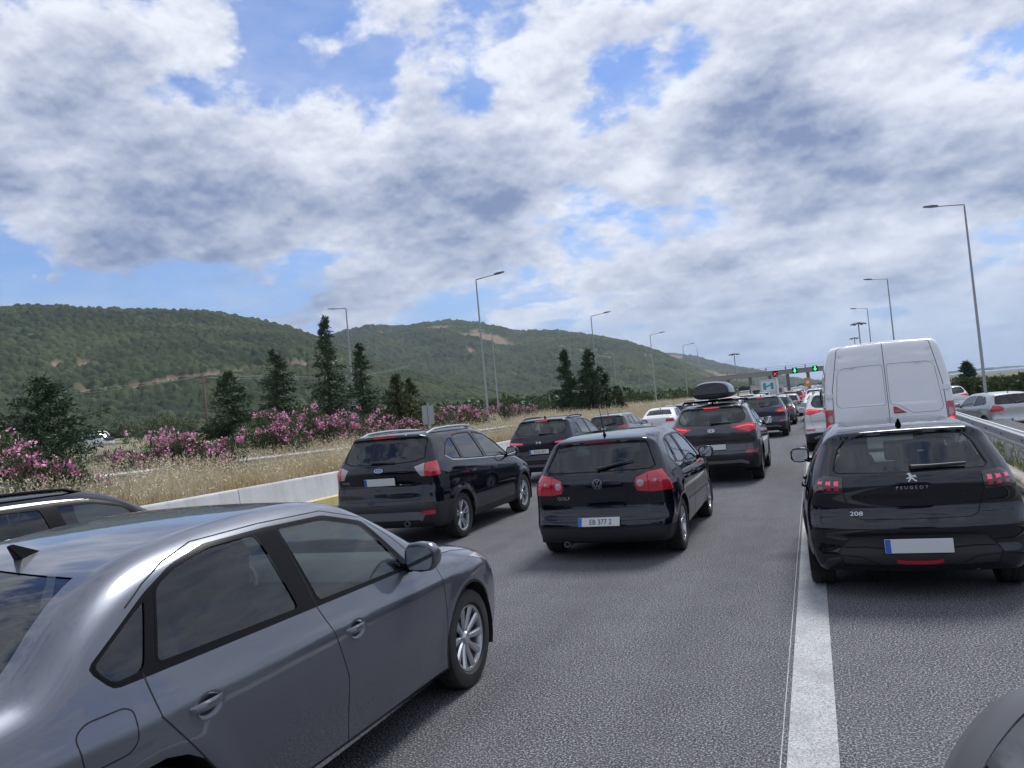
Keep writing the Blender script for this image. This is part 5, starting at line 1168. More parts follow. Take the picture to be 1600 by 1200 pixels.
ph = CAM_H + (pix(320, 583) * 95)[2] - hz; link('pole', MB().tube([(0, 0, -.5), (0, 0, ph)], [.17, .12], 8).mesh('pole', 'wood_pole', smooth=True), up); link('cross_arm', MB().box(-1.3, 1.3, -.07, .07, ph - .5, ph - .35).box(-1.0, 1.0, -.07, .07, ph - 1.3, ph - 1.17).mesh('cross_arm', 'wood_pole'), up)
wr = MB()
for dx, dz in ((-1.2, -.30), (0, .05), (1.2, -.30)):
    for tgt in ((-1600, 800, 560),):
        a = Vector((p[0] + dx, p[1], hz + ph + dz))
        for q in (pix(-150, 612) * 150, pix(640, 570) * 260):
            e = Vector((q[0], q[1], CAM_H + q[2])) + Vector((dx, 0, dz)); pts = []
            for k in range(13): t = k / 12; m = a.lerp(e, t); m.z -= 3.0 * 4 * t * (1 - t) * .6; pts.append(m - Vector((p[0], p[1], hz)))
            wr.tube(pts, .014, 4, False)
link('power_lines', wr.mesh('power_lines', 'pole_grey'), up)

# ------------------------------------------------------------------ hills: real relief with a canopy of bushes
def worley(x, y, cell, seed):
    ix, iy = np.floor(x / cell).astype(np.int64), np.floor(y / cell).astype(np.int64); best = np.full(x.shape, 9.0); hid = np.zeros(x.shape)
    for a in (-1, 0, 1):
        for b in (-1, 0, 1):
            cx, cy = ix + a, iy + b; h = (cx * 73856093 ^ cy * 19349663 ^ seed * 83492791) & 0xFFFFFF
            px = (cx + ((h * 7919) % 1009) / 1009.0) * cell; py = (cy + ((h * 104729) % 997) / 997.0) * cell
            d = np.hypot(x - px, y - py) / cell; m = d < best; best = np.where(m, d, best); hid = np.where(m, (h % 613) / 613.0, hid)
    return best, hid
def vnoise(x, y, s, seed, oct=5):
    o = np.zeros(x.shape); amp, tot = 1.0, 0
    for k in range(oct):
        X, Y = x / s, y / s; ix, iy = np.floor(X).astype(np.int64), np.floor(Y).astype(np.int64); fx, fy = X - ix, Y - iy; fx = fx * fx * (3 - 2 * fx); fy = fy * fy * (3 - 2 * fy)
        def hsh(a, b):
            h = (a * 374761393 + b * 668265263 + (seed + k) * 2147483647) & 0x7FFFFFFF; h = ((h ^ (h >> 13)) * 1274126177) & 0x7FFFFFFF; return ((h ^ (h >> 16)) & 0xFFFF) / 65535.0
        o += amp * ((hsh(ix, iy) * (1 - fx) + hsh(ix + 1, iy) * fx) * (1 - fy) + (hsh(ix, iy + 1) * (1 - fx) + hsh(ix + 1, iy + 1) * fx) * fy); tot += amp; amp *= .5; s *= .5
    return o / tot
def hill_mat():
    def bd(nt, b):
        at = nnode(nt, 'ShaderNodeVertexColor', layer_name='cover'); sp = nnode(nt, 'ShaderNodeSeparateColor'); nt.links.new(at.outputs[0], sp.inputs[0])
        tc = nnode(nt, 'ShaderNodeTexCoord'); n = nnoise(nt, .12, 5, .7, tc.outputs['Object']); n2 = nnoise(nt, .012, 4, .6, tc.outputs['Object'])
        g = nramp(nt, sp.outputs[1], [(.22, (.007, .014, .009)), (.5, (.022, .036, .018)), (.8, (.070, .085, .040))])
        g = nmix(nt, nramp(nt, n2, [(.4, (0, 0, 0)), (.65, (.6, .6, .6))]), g, (.048, .060, .026))
        s = nramp(nt, n, [(.3, (.16, .115, .075)), (.55, (.27, .20, .14)), (.75, (.36, .30, .25))])
        nt.links.new(nmix(nt, sp.outputs[0], g, s), b.inputs['Base Color'])
    return mat('hill_cover', (.05, .06, .03), .95, spec=.15, build=bd)
hill_mat()
def build_hill(name, sky, crest, foot, nu, nv, seed, cell, bump, track=None, rock=()):
    us = np.linspace(sky[0][0], sky[-1][0], nu); vs = np.interp(us, [q[0] for q in sky], [q[1] for q in sky])
    sm = np.ones(9) / 9; vs = np.convolve(np.pad(vs, 4, 'edge'), sm, 'valid')
    d = AX[2][None] + AX[0][None] * ((us - 800) / F_PX)[:, None] - AX[1][None] * ((vs - 600) / F_PX)[:, None]
    hor = np.hypot(d[:, 0], d[:, 1]); dx, dy = d[:, 0] / hor, d[:, 1] / hor; el = d[:, 2] / hor
    cr = np.interp(us, [q[0] for q in sky], [q[2] if len(q) > 2 else crest for q in sky]); ft = foot
    t = np.linspace(0, 1.25, nv)[None]; rr = ft + (cr[:, None] - ft) * t
    x, y = dx[:, None] * rr, dy[:, None] * rr
    ztop = CAM_H + el * cr; zf = 4.0
    shape = np.where(t <= 1, .22 * t + .78 * sstep(t, .0, 1.0) ** 1.0 * (.55 + .45 * t), 1 - (t - 1) * 1.3)
    z = zf + (np.maximum(ztop, 5)[:, None] - zf) * shape
    gul = vnoise(x, y, 420, seed, 5) - .5; amp = np.clip(np.sin(np.clip(t, 0, 1) * math.pi), 0, 1)
    z = z + gul * 90 * amp * np.clip(ztop, 20, 240)[:, None] / 240
    # nothing inside the hill may rise over its own skyline
    z = np.minimum(z, CAM_H + el[:, None] * rr * np.where(t < .97, .985, 1.0) + 0)
    f1, hid = worley(x + (vnoise(x, y, cell * .7, 3, 2) - .5) * cell * .7, y, cell, seed); g1, hid2 = worley(x, y, cell * .55, seed + 5)
    cov = np.maximum(np.sqrt(np.clip(1 - (f1 / .60) ** 2, 0, 1)) * (.35 + .75 * hid), np.sqrt(np.clip(1 - (g1 / .6) ** 2, 0, 1)) * (.2 + .45 * hid2)); hid = .6 * hid + .4 * hid2
    bare = sstep(vnoise(x, y, 160, seed + 9, 5), .66, .72) * .8
    for (u0, v0, ru, rv, k) in rock:
        zz = (z - CAM_H) / rr; uu = us[:, None]; vv0 = 600 - F_PX * ((d @ AX[1]) / (d @ AX[2]))[:, None]; pv = vs[:, None] + (el[:, None] - zz) * F_PX * 1.05
        m = np.exp(-((uu - u0) / ru) ** 2 - ((pv - v0) / rv) ** 2) * k; bare = np.maximum(bare, sstep(m * (0.05 + vnoise(x, y, cell * 4.5, seed + 4, 4) * 1.6), .52, .66))
    if track:
        zz = (z - CAM_H) / rr; pv = vs[:, None] + (el[:, None] - zz) * F_PX * 1.05
        tv = np.interp(us, [q[0] for q in track], [q[1] for q in track])[:, None] + (vnoise(x, y, 60, 77, 3) - .5) * 10
        on = (us[:, None] > track[0][0]) & (us[:, None] < track[-1][0]); bare = np.maximum(bare, np.where(on, 1 - sstep(np.abs(pv - tv), 1.2, 3.6 * (.4 + vnoise(x, y, 90, 5, 2))), 0))
    z = z + cov * bump * (1 - bare)
    I = np.arange(nu * nv).reshape(nu, nv)
    v = np.stack([x, y, z], -1).reshape(-1, 3); F = np.stack([I[:-1, :-1], I[:-1, 1:], I[1:, 1:], I[1:, :-1]], -1).reshape(-1, 4)
    me = fast_mesh(name, v, F, 'hill_cover', True); ca = me.color_attributes.new('cover', 'FLOAT_COLOR', 'POINT')
    col = np.zeros((nu * nv, 4), np.float32); col[:, 0] = bare.ravel(); col[:, 1] = np.clip(.5 * hid + .55 * vnoise(x, y, 60, seed + 2, 3), 0, 1).ravel(); col[:, 3] = 1
    ca.data.foreach_set('color', col.ravel()); return link(name, me, kind='structure')
build_hill('hill', [(-420, 520), (-200, 500), (0, 484), (60, 481), (150, 486), (330, 490), (400, 502), (450, 513), (500, 531), (560, 556), (640, 583), (720, 604), (800, 622), (900, 634)], 1350, 420, 900, 340, 11, 9.5, 8.0,
           [(90, 606), (180, 605), (300, 588), (400, 578), (500, 571), (560, 568)], ((85, 563, 14, 5, 1.0), (130, 566, 18, 5, 1.1), (155, 548, 8, 4, .9), (240, 612, 22, 9, .8), (265, 590, 20, 5, .9)))
build_hill('hill', [(380, 560), (480, 540), (530, 521), (580, 510), (620, 513), (700, 502), (760, 508), (810, 519), (870, 519), (930, 527), (980, 536), (1030, 552), (1080, 575), (1130, 596), (1180, 606)], 2500, 900, 620, 280, 23, 14.0, 11.0, None,
           ((690, 514, 50, 5, .72), (735, 550, 22, 12, .62), (560, 525, 14, 9, .62), (1010, 560, 14, 6, 1.0), (980, 585, 10, 4, .9)))
build_hill('hill', [(940, 556), (1000, 551), (1060, 555), (1090, 559), (1130, 571), (1180, 579), (1230, 591), (1290, 599), (1340, 602)], 4300, 2600, 260, 90, 31, 28.0, 15.0, None, ((1085, 565, 12, 4, 1.0),))
build_hill('hill', [(1380, 592), (1450, 585), (1520, 577), (1580, 573), (1700, 566), (1850, 556), (2000, 545)], 7500, 6000, 120, 20, 41, 40.0, 8.0)

# ------------------------------------------------------------------ vegetation
def leaf_mat(name, lo, hi, rough=.6, trans=.25):
    def bd(nt, b):
        oi = nnode(nt, 'ShaderNodeTexCoord'); n = nnoise(nt, 1.3, 3, .6, oi.outputs['Object']); n2 = nnoise(nt, 14, 2, .6, oi.outputs['Object'])
        c = nmix(nt, nramp(nt, n, [(.35, (0, 0, 0)), (.68, (1, 1, 1))]), lo, hi); nt.links.new(nmix(nt, .35, c, nmix(nt, n2, lo, hi)), b.inputs['Base Color'])
        b.inputs['Subsurface Weight'].default_value = 0.0
    return mat(name, lo, rough, spec=.3, build=bd)
leaf_mat('needles', (.030, .056, .030), (.080, .12, .058)); leaf_mat('needles_olive', (.05, .068, .03), (.12, .14, .062)); leaf_mat('oleander_leaf', (.035, .062, .024), (.085, .13, .05)); leaf_mat('bush_leaf', (.035, .055, .018), (.10, .125, .04))
leaf_mat('pink_flower', (.62, .17, .36), (.90, .52, .66)); leaf_mat('dry_grass', (.46, .38, .23), (.78, .71, .54)); leaf_mat('green_grass', (.07, .12, .03), (.20, .24, .07)); leaf_mat('bark', (.03, .024, .018), (.07, .055, .04)); leaf_mat('straw_low', (.30, .19, .08), (.48, .36, .18))
def quads_from(c, ax, up, ln, wd):
    """flat lance leaves: centre-base c, direction ax, side up; arrays"""
    n = len(c); a = c; tip = c + ax * ln[:, None]; mid = c + ax * (ln * .45)[:, None]; s = up * (wd / 2)[:, None]
    v = np.stack([a, mid + s, tip, mid - s], 1).reshape(-1, 3); f = np.arange(n * 4).reshape(n, 4); return v, f
def rand_dirs(rng, n):
    d = rng.normal(size=(n, 3)); return d / np.linalg.norm(d, axis=1, keepdims=True)
def perp(a, rng):
    r = rand_dirs(rng, len(a)); s = np.cross(a, r); return s / (np.linalg.norm(s, axis=1, keepdims=True) + 1e-9)
def trunk_mesh(h, r, rng, n=7, lean=0.03):
    pts = [(rng.normal() * lean * h * t, rng.normal() * lean * h * t, h * t) for t in np.linspace(0, 1, 7)]; pts[0] = (0, 0, -.3)
    return MB().tube(pts, list(np.linspace(r, r * .12, 7)), n), pts
def conifer(u, vtop, depth, width, label, seed, mat_='needles', dens=1.0, droop=.25, gap=.0, taper=1.0, base_frac=.04):
    q = pix(u, vtop) * depth; x, y, zt = q[0], q[1], CAM_H + q[2]; zb = float(left_z(x)) if x < -11 else -1.2; h = zt - zb; rad = width / F_PX * depth / 2
    rng = np.random.RandomState(seed); r = link('conifer_tree', None, loc=(x, y, zb), label=label, cat='tree', group='conifers behind the oleanders')
    tb, pts = trunk_mesh(h * .98, .012 * h + .03, rng, 8, .006); 
    C, A, U, Ln, Wd = [], [], [], [], []
    nb = int(95 * dens)
    for k in range(nb):
        t = base_frac + (1 - base_frac) * ((k + rng.rand()) / nb); az = rng.rand() * 6.283 + k * 2.4; Lb = rad * ((1 - t) ** taper * (.65 + .5 * rng.rand()) + .05) * (1.35 if rng.rand() < .12 else 1)
        d0 = np.array([math.cos(az), math.sin(az), .28 - droop * (1.2 - t)]); p0 = np.array([0, 0, h * t * .97])
        m = max(4, int(Lb / .11)); ss = np.linspace(.08, 1, m); bp = p0 + d0[None] * (ss * Lb)[:, None]; bp[:, 2] += (-droop * .5 * ss ** 2 + .22 * droop * ss ** 4) * Lb
        if Lb > .5: tb.tube([tuple(bp[0] * 0 + p0), tuple(bp[m // 2]), tuple(bp[-1])], [.016 + .010 * Lb, .012, .004], 4, False)
        per = 9
        c = np.repeat(bp, per, 0) + rng.normal(size=(m * per, 3)) * .05 * (.5 + Lb * .5); 
        dirs = d0[None] * .75 + rng.normal(size=(m * per, 3)) * .55; dirs[:, 2] -= .15; dirs /= np.linalg.norm(dirs, axis=1, keepdims=True)
        C.append(c); A.append(dirs); Ln.append(.13 + .16 * rng.rand(m * per)); Wd.append(.035 + .04 * rng.rand(m * per))
    c = np.vstack(C); a = np.vstack(A); ln = np.concatenate(Ln); wd = np.concatenate(Wd); keep = rng.rand(len(c)) > gap
    c, a, ln, wd = c[keep], a[keep], ln[keep], wd[keep]
    sc = max(1.0, depth / 45)
    v, f = quads_from(c, a, perp(a, rng), ln * sc, wd * sc)
    link('trunk', tb.mesh('trunk', 'bark', smooth=True), r); link('crown', fast_mesh('crown', v, f, mat_), r, kind='stuff'); return r
conifer(62, 588, 27, 185, 'broad dark cedar with layered branches at the left edge', 1, 'needles', 1.15, .06, .15, .75)
conifer(355, 578, 38, 105, 'dark conifer behind the pink oleanders, left of the tall ones', 2, 'needles', 1.0, .2, 0, .8)
conifer(428, 544, 40, 80, 'medium dark green conical conifer left of the tallest spruce', 3, 'needles', 1.2, .2, 0, .7)
conifer(505, 490, 40, 120, 'tallest dark spruce with a thin crooked top', 4, 'needles', 1.35, .45, .08, 1.35)
conifer(561, 533, 40, 95, 'dark spruce with drooping tiers, right of the tallest one', 5, 'needles', 1.2, .4, .08, 1.2)
conifer(618, 582, 41, 84, 'low bushy olive green pine left of the sign back', 6, 'needles_olive', 1.1, -.12, .05, 1.0)
conifer(640, 590, 42, 62, 'small olive pine crown leaning at the sign back', 16, 'needles_olive', .9, -.1, .05, 1.0)
conifer(880, 545, 70, 62, 'narrow dark conifer behind the crossover, left of a pair', 7, 'needles', 1.1, .35, 0, 1.0)
conifer(918, 544, 70, 60, 'dark pointed conifer beside the lamp post, right of a pair', 8, 'needles', 1.2, .3, 0, .8)
conifer(938, 572, 72, 46, 'shorter dark conifer leaning on its pointed neighbour', 9, 'needles', 1.0, .2, 0, .7)
conifer(962, 604, 75, 28, 'small green conical conifer before the far hillside', 10, 'needles_olive', .8, .1, 0, .7)
conifer(1510, 566, 120, 24, 'small dark tree on the skyline right of the white van', 12, 'needles', .9, .0, 0, .5)
def shrub(x, y, zb, h, rad, name, label, seed, leaf, flowers=0, group=None, n=1600, ls=.13, lw=.03, cat='shrub', fs=1.0):
    rng = np.random.RandomState(seed); r = link(name, None, loc=(x, y, zb), label=label, cat=cat, group=group); st = MB(); ends = []
    for k in range(14):
        az = rng.rand() * 6.283; e = np.array([math.cos(az), math.sin(az), 0]) * rad * (.25 + .7 * rng.rand()); e[2] = h * (.55 + .42 * rng.rand()); st.tube([(0, 0, -.1), tuple(e * [.45, .45, .5]), tuple(e)], [.025, .018, .006], 5, False); ends.append(e)
    link('stem', st.mesh('stem', 'bark'), r)
    lob = np.array([[rng.normal() * rad * .5, rng.normal() * rad * .5, h * (.35 + .5 * rng.rand())] for _ in range(11)]); lr = rad * (.38 + .25 * rng.rand(11))
    i = rng.randint(0, 11, n); d = rand_dirs(rng, n); c = lob[i] + d * (lr[i] * (.45 + .6 * rng.rand(n) ** .5))[:, None] * [1, 1, .9]; c[:, 2] = np.clip(c[:, 2], .05, None)
    a = d * .6 + rng.normal(size=(n, 3)) * .45 + [0, 0, .45]; a /= np.linalg.norm(a, axis=1, keepdims=True)
    v, f = quads_from(c, a, perp(a, rng), ls * (.7 + .6 * rng.rand(n)), lw * (.8 + .5 * rng.rand(n))); link('foliage', fast_mesh('foliage', v, f, leaf), r, kind='stuff')
    if flowers:
        m = flowers; i = rng.randint(0, 11, m); d = rand_dirs(rng, m); d[:, 2] = np.abs(d[:, 2]) * .9 + .05; d[:, :2] *= 1; cc = lob[i] + d * (lr[i] * 1.06)[:, None]
        per = 16; c = np.repeat(cc, per, 0) + rng.normal(size=(m * per, 3)) * .055 * fs; a = rand_dirs(rng, m * per); a[:, 2] = np.abs(a[:, 2]); ln = (.040 + .03 * rng.rand(m * per)) * fs
        v, f = quads_from(c, a, perp(a, rng), ln * 1.3, ln * 1.15); link('flowers', fast_mesh('flowers', v, f, 'pink_flower'), r, kind='stuff')
    return r
OL = [(8, 692, 17, .95), (52, 716, 16.5, .6), (108, 722, 17.5, .6), (205, 702, 20, .6), (268, 674, 21.5, .95), (300, 684, 21, .75), (345, 686, 22, .65), (418, 645, 29, 1.15), (432, 668, 28, .8), (490, 648, 32, 1.2), (515, 658, 32, 1.1), (548, 652, 34, 1.1), (592, 650, 36, 1.1), (622, 655, 36, .9), (690, 645, 42, .9), (708, 640, 46, .9), (733, 634, 47, 1.0), (786, 634, 60, .9), (822, 634, 66, .95), (917, 630, 85, .9)]
SIDE = ['at the left edge', 'low before the cedar', 'low right of the cedar', 'left part of the clump before the far road', 'rounded top of the clump before the far road', 'right of the rounded clump', 'beside the dark conifer', 'tall one under the medium conifer', 'low one under the medium conifer', 'below the tallest spruce', 'in front of the tallest spruce trunk', 'between the two spruces', 'left of the bushy pine', 'before the bushy pine', 'right of the sign back', 'beyond the sign, in the middle', 'at the foot of the nearest lamp post', 'in dry grass behind the black crossover', 'in dry grass left of the far conifers', 'far one beneath the pair of conifers']
for k, (u, v, d, s) in enumerate(OL):
    q = pix(u, v) * d; zt = CAM_H + q[2]; zb = float(left_z(q[0])); h = max(zt - zb, .7)
    shrub(q[0], q[1], zb, h, s * .95, 'oleander_shrub', 'pink flowering oleander ' + SIDE[k], 100 + k, 'oleander_leaf', int((52 if d < 26 else 40) * s * (1 if d < 40 else .7)), 'pink oleanders along the bank', int(2400 * s), .15, .030, fs=1.0 if d < 30 else 1.25)
# bushes and small trees of the plain and of the right-hand verge
def tree_round(u, vtop, d, wpx, label, seed, leaf='bush_leaf', group='bushes on the plain', zb=None, n=1500):
    q = pix(u, vtop) * d; x, y, zt = q[0], q[1], CAM_H + q[2]; zb = (float(left_z(x)) if x < -11 else -1.0) if zb is None else zb
    h = max(zt - zb, .8); rad = wpx / F_PX * d / 2
    shrub(x, y, zb, h, rad, 'bush', label, seed, leaf, 0, group, n, .05 * h + .10, .025 * h + .05)
BG = [(215, 655, 150, 60), (262, 652, 150, 50), (295, 658, 140, 44), (240, 662, 120, 40), (195, 662, 130, 36), (460, 640, 90, 40), (690, 640, 110, 36), (375, 650, 130, 50), (795, 618, 160, 30), (850, 628, 120, 34), (990, 617, 130, 30), (1010, 614, 140, 26), (1060, 612, 150, 26), (1078, 606, 160, 30)]
BGL = ['widest dark bush on the plain beneath the hill', 'dark bush right of the widest one on the plain', 'bush at the right end of the plain row', 'low bush before the plain row', 'bush at the left end of the plain row', 'bush between the conifers on the left', 'bush behind the sign back', 'bush behind the dark left conifer', 'small dark tree left of the far conifers', 'green bush below the left far conifer', 'bush right of the small conical conifer', 'bush behind the white saloon', 'bush left of the roof box car', 'bush beneath the far hill beside the mast']
for k, (u, v, d, w) in enumerate(BG): tree_round(u, v, d, w, BGL[k], 300 + k)
RB = [(1502, 588, 60, 30), (1530, 590, 62, 36), (1560, 584, 58, 44), (1585, 590, 50, 40), (1602, 585, 46, 46), (1545, 596, 90, 50), (1490, 594, 100, 40), (1620, 580, 44, 50)]
for k, (u, v, d, w) in enumerate(RB): tree_round(u, v, d, w, ['leafy bush just right of the van', 'leafy bush behind the lamp post on the right', 'yellow green bush above the silver hatchback roof', 'bush behind the silver hatchback', 'tall bush at the right edge', 'low far bush behind the right lamp post', 'far bush beside the van edge', 'bush beyond the right edge of the verge'][k], 340 + k, 'bush_leaf', 'bushes beyond the slip road', n=1800)
def far_wood():
    rng = np.random.RandomState(5); V, Fc = [], []; o = 0
    n = 900; az = rng.uniform(-38, 16, n); dist = rng.uniform(170, 520, n); az = np.radians(az); x, y = np.sin(az) * dist, np.cos(az) * dist
    for k in range(n):
        if -40 < x[k] < 16: continue
        zb = float(left_z(x[k])) if x[k] < 0 else -2.5 - dist[k] * .008; s = rng.uniform(1.2, 3.0); m = 60; d = rand_dirs(rng, m); c = np.array([x[k], y[k], zb + s * .7]) + d * s * [1.15, 1.15, .75] * (.6 + .4 * rng.rand(m))[:, None]
        a = rand_dirs(rng, m); v, f = quads_from(c, a, perp(a, rng), np.full(m, s * .55), np.full(m, s * .42)); V.append(v); Fc.append(f + o); o += len(v)
    link('distant_scrub', fast_mesh('distant_scrub', np.vstack(V), np.vstack(Fc), 'oleander_leaf'), kind='stuff', label='dark green scrub scattered across the far plain', cat='scrub')
far_wood()
def grass(name, boxes, mat_, label, zfun, seed):
    rng = np.random.RandomState(seed); V, Fs = [], []; o = 0
    for (x0, x1, y0, y1, n, h0, h1, wd, seedhead) in boxes:
        x = rng.uniform(x0, x1, n); y = rng.uniform(y0, y1, n); cl = vnoise(x * 1.0 + 500, y + 500, 1.6, seed, 3); k = rng.rand(n) < np.clip((cl - .25) * 2.4, .12, 1); x, y, cl = x[k], y[k], cl[k]; n = len(x)
        if zfun == 'left': z = left_z(x)
        else: z = right_z(x, y)
        h = rng.uniform(h0, h1, n) * (.6 + .7 * cl); ln = rng.normal(size=(n, 2)) * .22 * h[:, None]; b = np.stack([x, y, z - .02], 1); t = b + np.stack([ln[:, 0], ln[:, 1], h], 1); md = (b + t) / 2 + np.stack([ln[:, 0] * -.2, ln[:, 1] * -.2, h * .06], 1)
        az = rng.rand(n) * 6.283; s = np.stack([np.cos(az), np.sin(az), az * 0], 1) * wd / 2
        V.append(np.stack([b - s, b + s, md + s * .8, t, md - s * .8], 1).reshape(-1, 3)[:, :]); base = o + np.arange(n)[:, None] * 5
        Fs.append(base + np.array([[0, 1, 2, 4]])); Fs.append(base + np.array([[4, 2, 3, 3]])); o += n * 5
        if seedhead:
            m = rng.rand(n) < seedhead; tt = t[m]; q = len(tt); hd = (t - md)[m]; hd /= np.linalg.norm(hd, axis=1, keepdims=True)
            for _ in range(3):
                a = hd * .6 + rng.normal(size=(q, 3)) * .5; a /= np.linalg.norm(a, axis=1, keepdims=True); c = tt - hd * (rng.rand(q) * .16)[:, None]; v, f = quads_from(c, a, perp(a, rng), np.full(q, .05 + wd), np.full(q, .012 + wd)); V.append(v); Fs.append(f + o); o += len(v)
    F = np.vstack(Fs); tri = F[:, 2] == F[:, 3]; F[tri, 3] = F[tri, 2]
    v = np.vstack(V); me = bpy.data.meshes.new(name); q4 = F[~tri]; q3 = F[tri][:, :3]
    me.from_pydata(v.tolist(), [], q4.tolist() + q3.tolist()); me.update(); me.materials.append(MATS[mat_]); return link(name, me, kind='stuff', label=label, cat='grass')
grass('dry_grass', [(-13.2, -11.2, 4, 26, 15000, .35, .85, .007, .5), (-16.5, -13.2, 5, 30, 16000, .4, .95, .008, .6), (-19.5, -16.4, 6, 40, 14000, .4, .9, .010, .6), (-26, -19.5, 10, 60, 11000, .4, .9, .016, .5), (-19, -11.2, 26, 60, 16000, .5, 1.05, .014, .6), (-22, -11.2, 60, 130, 15000, .6, 1.2, .03, .5), (-60, -26, 30, 110, 9000, .5, .9, .04, .4)], 'dry_grass', 'tall dry straw coloured grass with seed heads along the left bank', 'left', 1)
grass('low_straw', [(-12.6, -11.18, 4, 30, 12000, .15, .45, .008, 0), (-16, -12.4, 5, 40, 12000, .12, .4, .010, 0)], 'straw_low', 'low orange brown straw along the top of the barrier', 'left', 2)
grass('green_grass', [(rail_x(16) - .18, rail_x(16) + .9, 9, 30, 9000, .06, .26, .006, .08), (rail_x(35) - .2, rail_x(35) + 1.0, 30, 60, 5000, .08, .3, .010, .08)], 'green_grass', 'short green grass under the right guard rail', 'right', 3)
grass('slip_verge_grass', [(rail_x(40) + 9, rail_x(40) + 22, 25, 90, 9000, .2, .6, .03, .3)], 'dry_grass', 'pale grass beyond the slip road', 'right', 4)

# ------------------------------------------------------------------ traffic
MD = {}
MD['passat'] = build_model(spec_passat()); MD['wagon'] = build_model(spec_passat(True, .045)); MD['golf'] = build_model(spec_golf(txt='EB 377 2')); MD['kuga'] = build_model(spec_kuga()); MD['p208'] = build_model(spec_208())
MD['tucson'] = build_model(spec_tucson()); MD['van'] = build_model(spec_van())
MD['ds'] = build_model(spec_tucson(.045, [(.42, 1.0), (.44, 1.035), (.72, 1.06), (.90, 1.075), (.90, 1.03), (.72, 1.0)], 'OCQ 477', 'DS', 'lens_pink', (4.52, 1.88)))
MD['x3'] = build_model(spec_tucson(.05, [(.52, 1.0), (.56, 1.06), (.74, 1.13), (.90, 1.13), (.90, .98), (.74, .97)], 'EKB 1253', 'round', 'lens_lit'))
MD['hatch'] = build_model(spec_golf(.06, 'plain', None, False, 'seven')); MD['saloon'] = build_model(spec_passat(False, .06))
MD['suv'] = build_model(spec_tucson(.07, None, None, None, 'lens_lit'))
place_model(MD['passat'], 'saloon_car', 'paint_grey', (-3.2, .96, 0), 0, 'grey four door saloon filling the lower left foreground')
place_model(MD['wagon'], 'estate_car', 'paint_black', (-7.05, 2.75, 0), 0, 'black estate car with roof rails at the left edge behind the grey saloon')
place_model(MD['kuga'], 'sport_utility_car', 'paint_black', (-6.05, 9.8, 0), 0, 'black sport utility car with silver roof rails beside the yellow footed barrier')
place_model(MD['golf'], 'hatchback_car', 'paint_black', (-2.45, 8.72, 0), 0, 'black hatchback with round red tail lights in the middle of the road')
place_model(MD['p208'], 'hatchback_car', 'paint_black', (.68, 7.0, 0), 0, 'glossy black hatchback with smoked clawed tail lights at the right, beside the white line')
place_model(MD['tucson'], 'sport_utility_car', 'paint_taupe', (-2.0, 16.12, 0), 0, 'dark grey sport utility car carrying a black roof box')
place_model(MD['ds'], 'crossover_car', 'paint_black', (-6.55, 18.3, 0), 0, 'black crossover with plate OCQ 477 ahead of the silver railed car')
place_model(MD['x3'], 'sport_utility_car', 'paint_navy', (-1.9, 31.1, 0), 0, 'dark blue sport utility car ahead of the roof box car')
place_model(MD['van'], 'panel_van', 'paint_vanwhite', (1.17, 14.3, 0), 0, 'tall white panel van with closed rear doors on the right', 'van')
place_model(MD['hatch'], 'hatchback_car', 'paint_darkgrey', (-7.35, 28.2, 0), 0, 'dark grey hatchback ahead of the black crossover')
place_model(MD['saloon'], 'saloon_car', 'paint_white', (-7.0, 36.5, 0), 0, 'white saloon ahead of the dark grey hatchback')
place_model(MD['hatch'], 'hatchback_car', 'paint_taupe', (-7.9, 46.5, 0), 0, 'brown grey hatchback with lit brake light left of the roof box')
place_model(MD['suv'], 'sport_utility_car', 'paint_white', (.62, 22.4, 0), 0, 'white sport utility car peeping out left of the van')
place_model(MD['hatch'], 'hatchback_car', 'paint_silver', (6.95, 33.0, -.515), 14, 'silver hatchback beyond the guard rail on the slip road')
place_model(MD['suv'], 'sport_utility_car', 'paint_white', (7.3, 49.0, -.515), 8, 'white car with red tail light farther along the slip road')
QUEUE = [('hatch', 'paint_white', .5, 35.5), ('saloon', 'paint_white', .3, 43.5), ('hatch', 'paint_silver', .4, 53), ('suv', 'paint_white', .3, 62), ('hatch', 'paint_red', .2, 72), ('saloon', 'paint_silver', .4, 82), ('suv', 'paint_darkgrey', .3, 94),
         ('wagon', 'paint_navy', -1.75, 40.5), ('hatch', 'paint_silver', -1.55, 52), ('suv', 'paint_red', -1.4, 62), ('hatch', 'paint_red', -1.4, 73), ('saloon', 'paint_white', -1.5, 83), ('hatch', 'paint_midgrey', -1.6, 94), ('suv', 'paint_white', -1.6, 106), ('hatch', 'paint_blue', -1.8, 118),
         ('suv', 'paint_white', -5.2, 52), ('hatch', 'paint_silver', -5.4, 62), ('suv', 'paint_white', -5.6, 73), ('saloon', 'paint_white', -5.6, 85), ('hatch', 'paint_white', -6.0, 98), ('suv', 'paint_silver', -6.2, 111),
         ('suv', 'paint_silver', -1.9, 130), ('hatch', 'paint_white', -6.4, 124), ('saloon', 'paint_silver', -10.6, 110), ('suv', 'paint_white', -13.6, 92), ('hatch', 'paint_darkgrey', -14.0, 104), ('saloon', 'paint_midgrey', -9.3, 60), ('hatch', 'paint_white', -9.6, 72), ('suv', 'paint_darkgrey', -10.0, 84), ('hatch', 'paint_silver', -10.4, 97), ('hatch', 'paint_white', .4, 106), ('saloon', 'paint_black', .3, 118)]
QL = {'hatch': 'hatchback', 'saloon': 'saloon', 'suv': 'sport utility car', 'wagon': 'estate car'}; ORD = ['first', 'second', 'third', 'fourth', 'fifth', 'sixth', 'seventh', 'eighth', 'ninth', 'tenth', 'eleventh']
LANE = {}
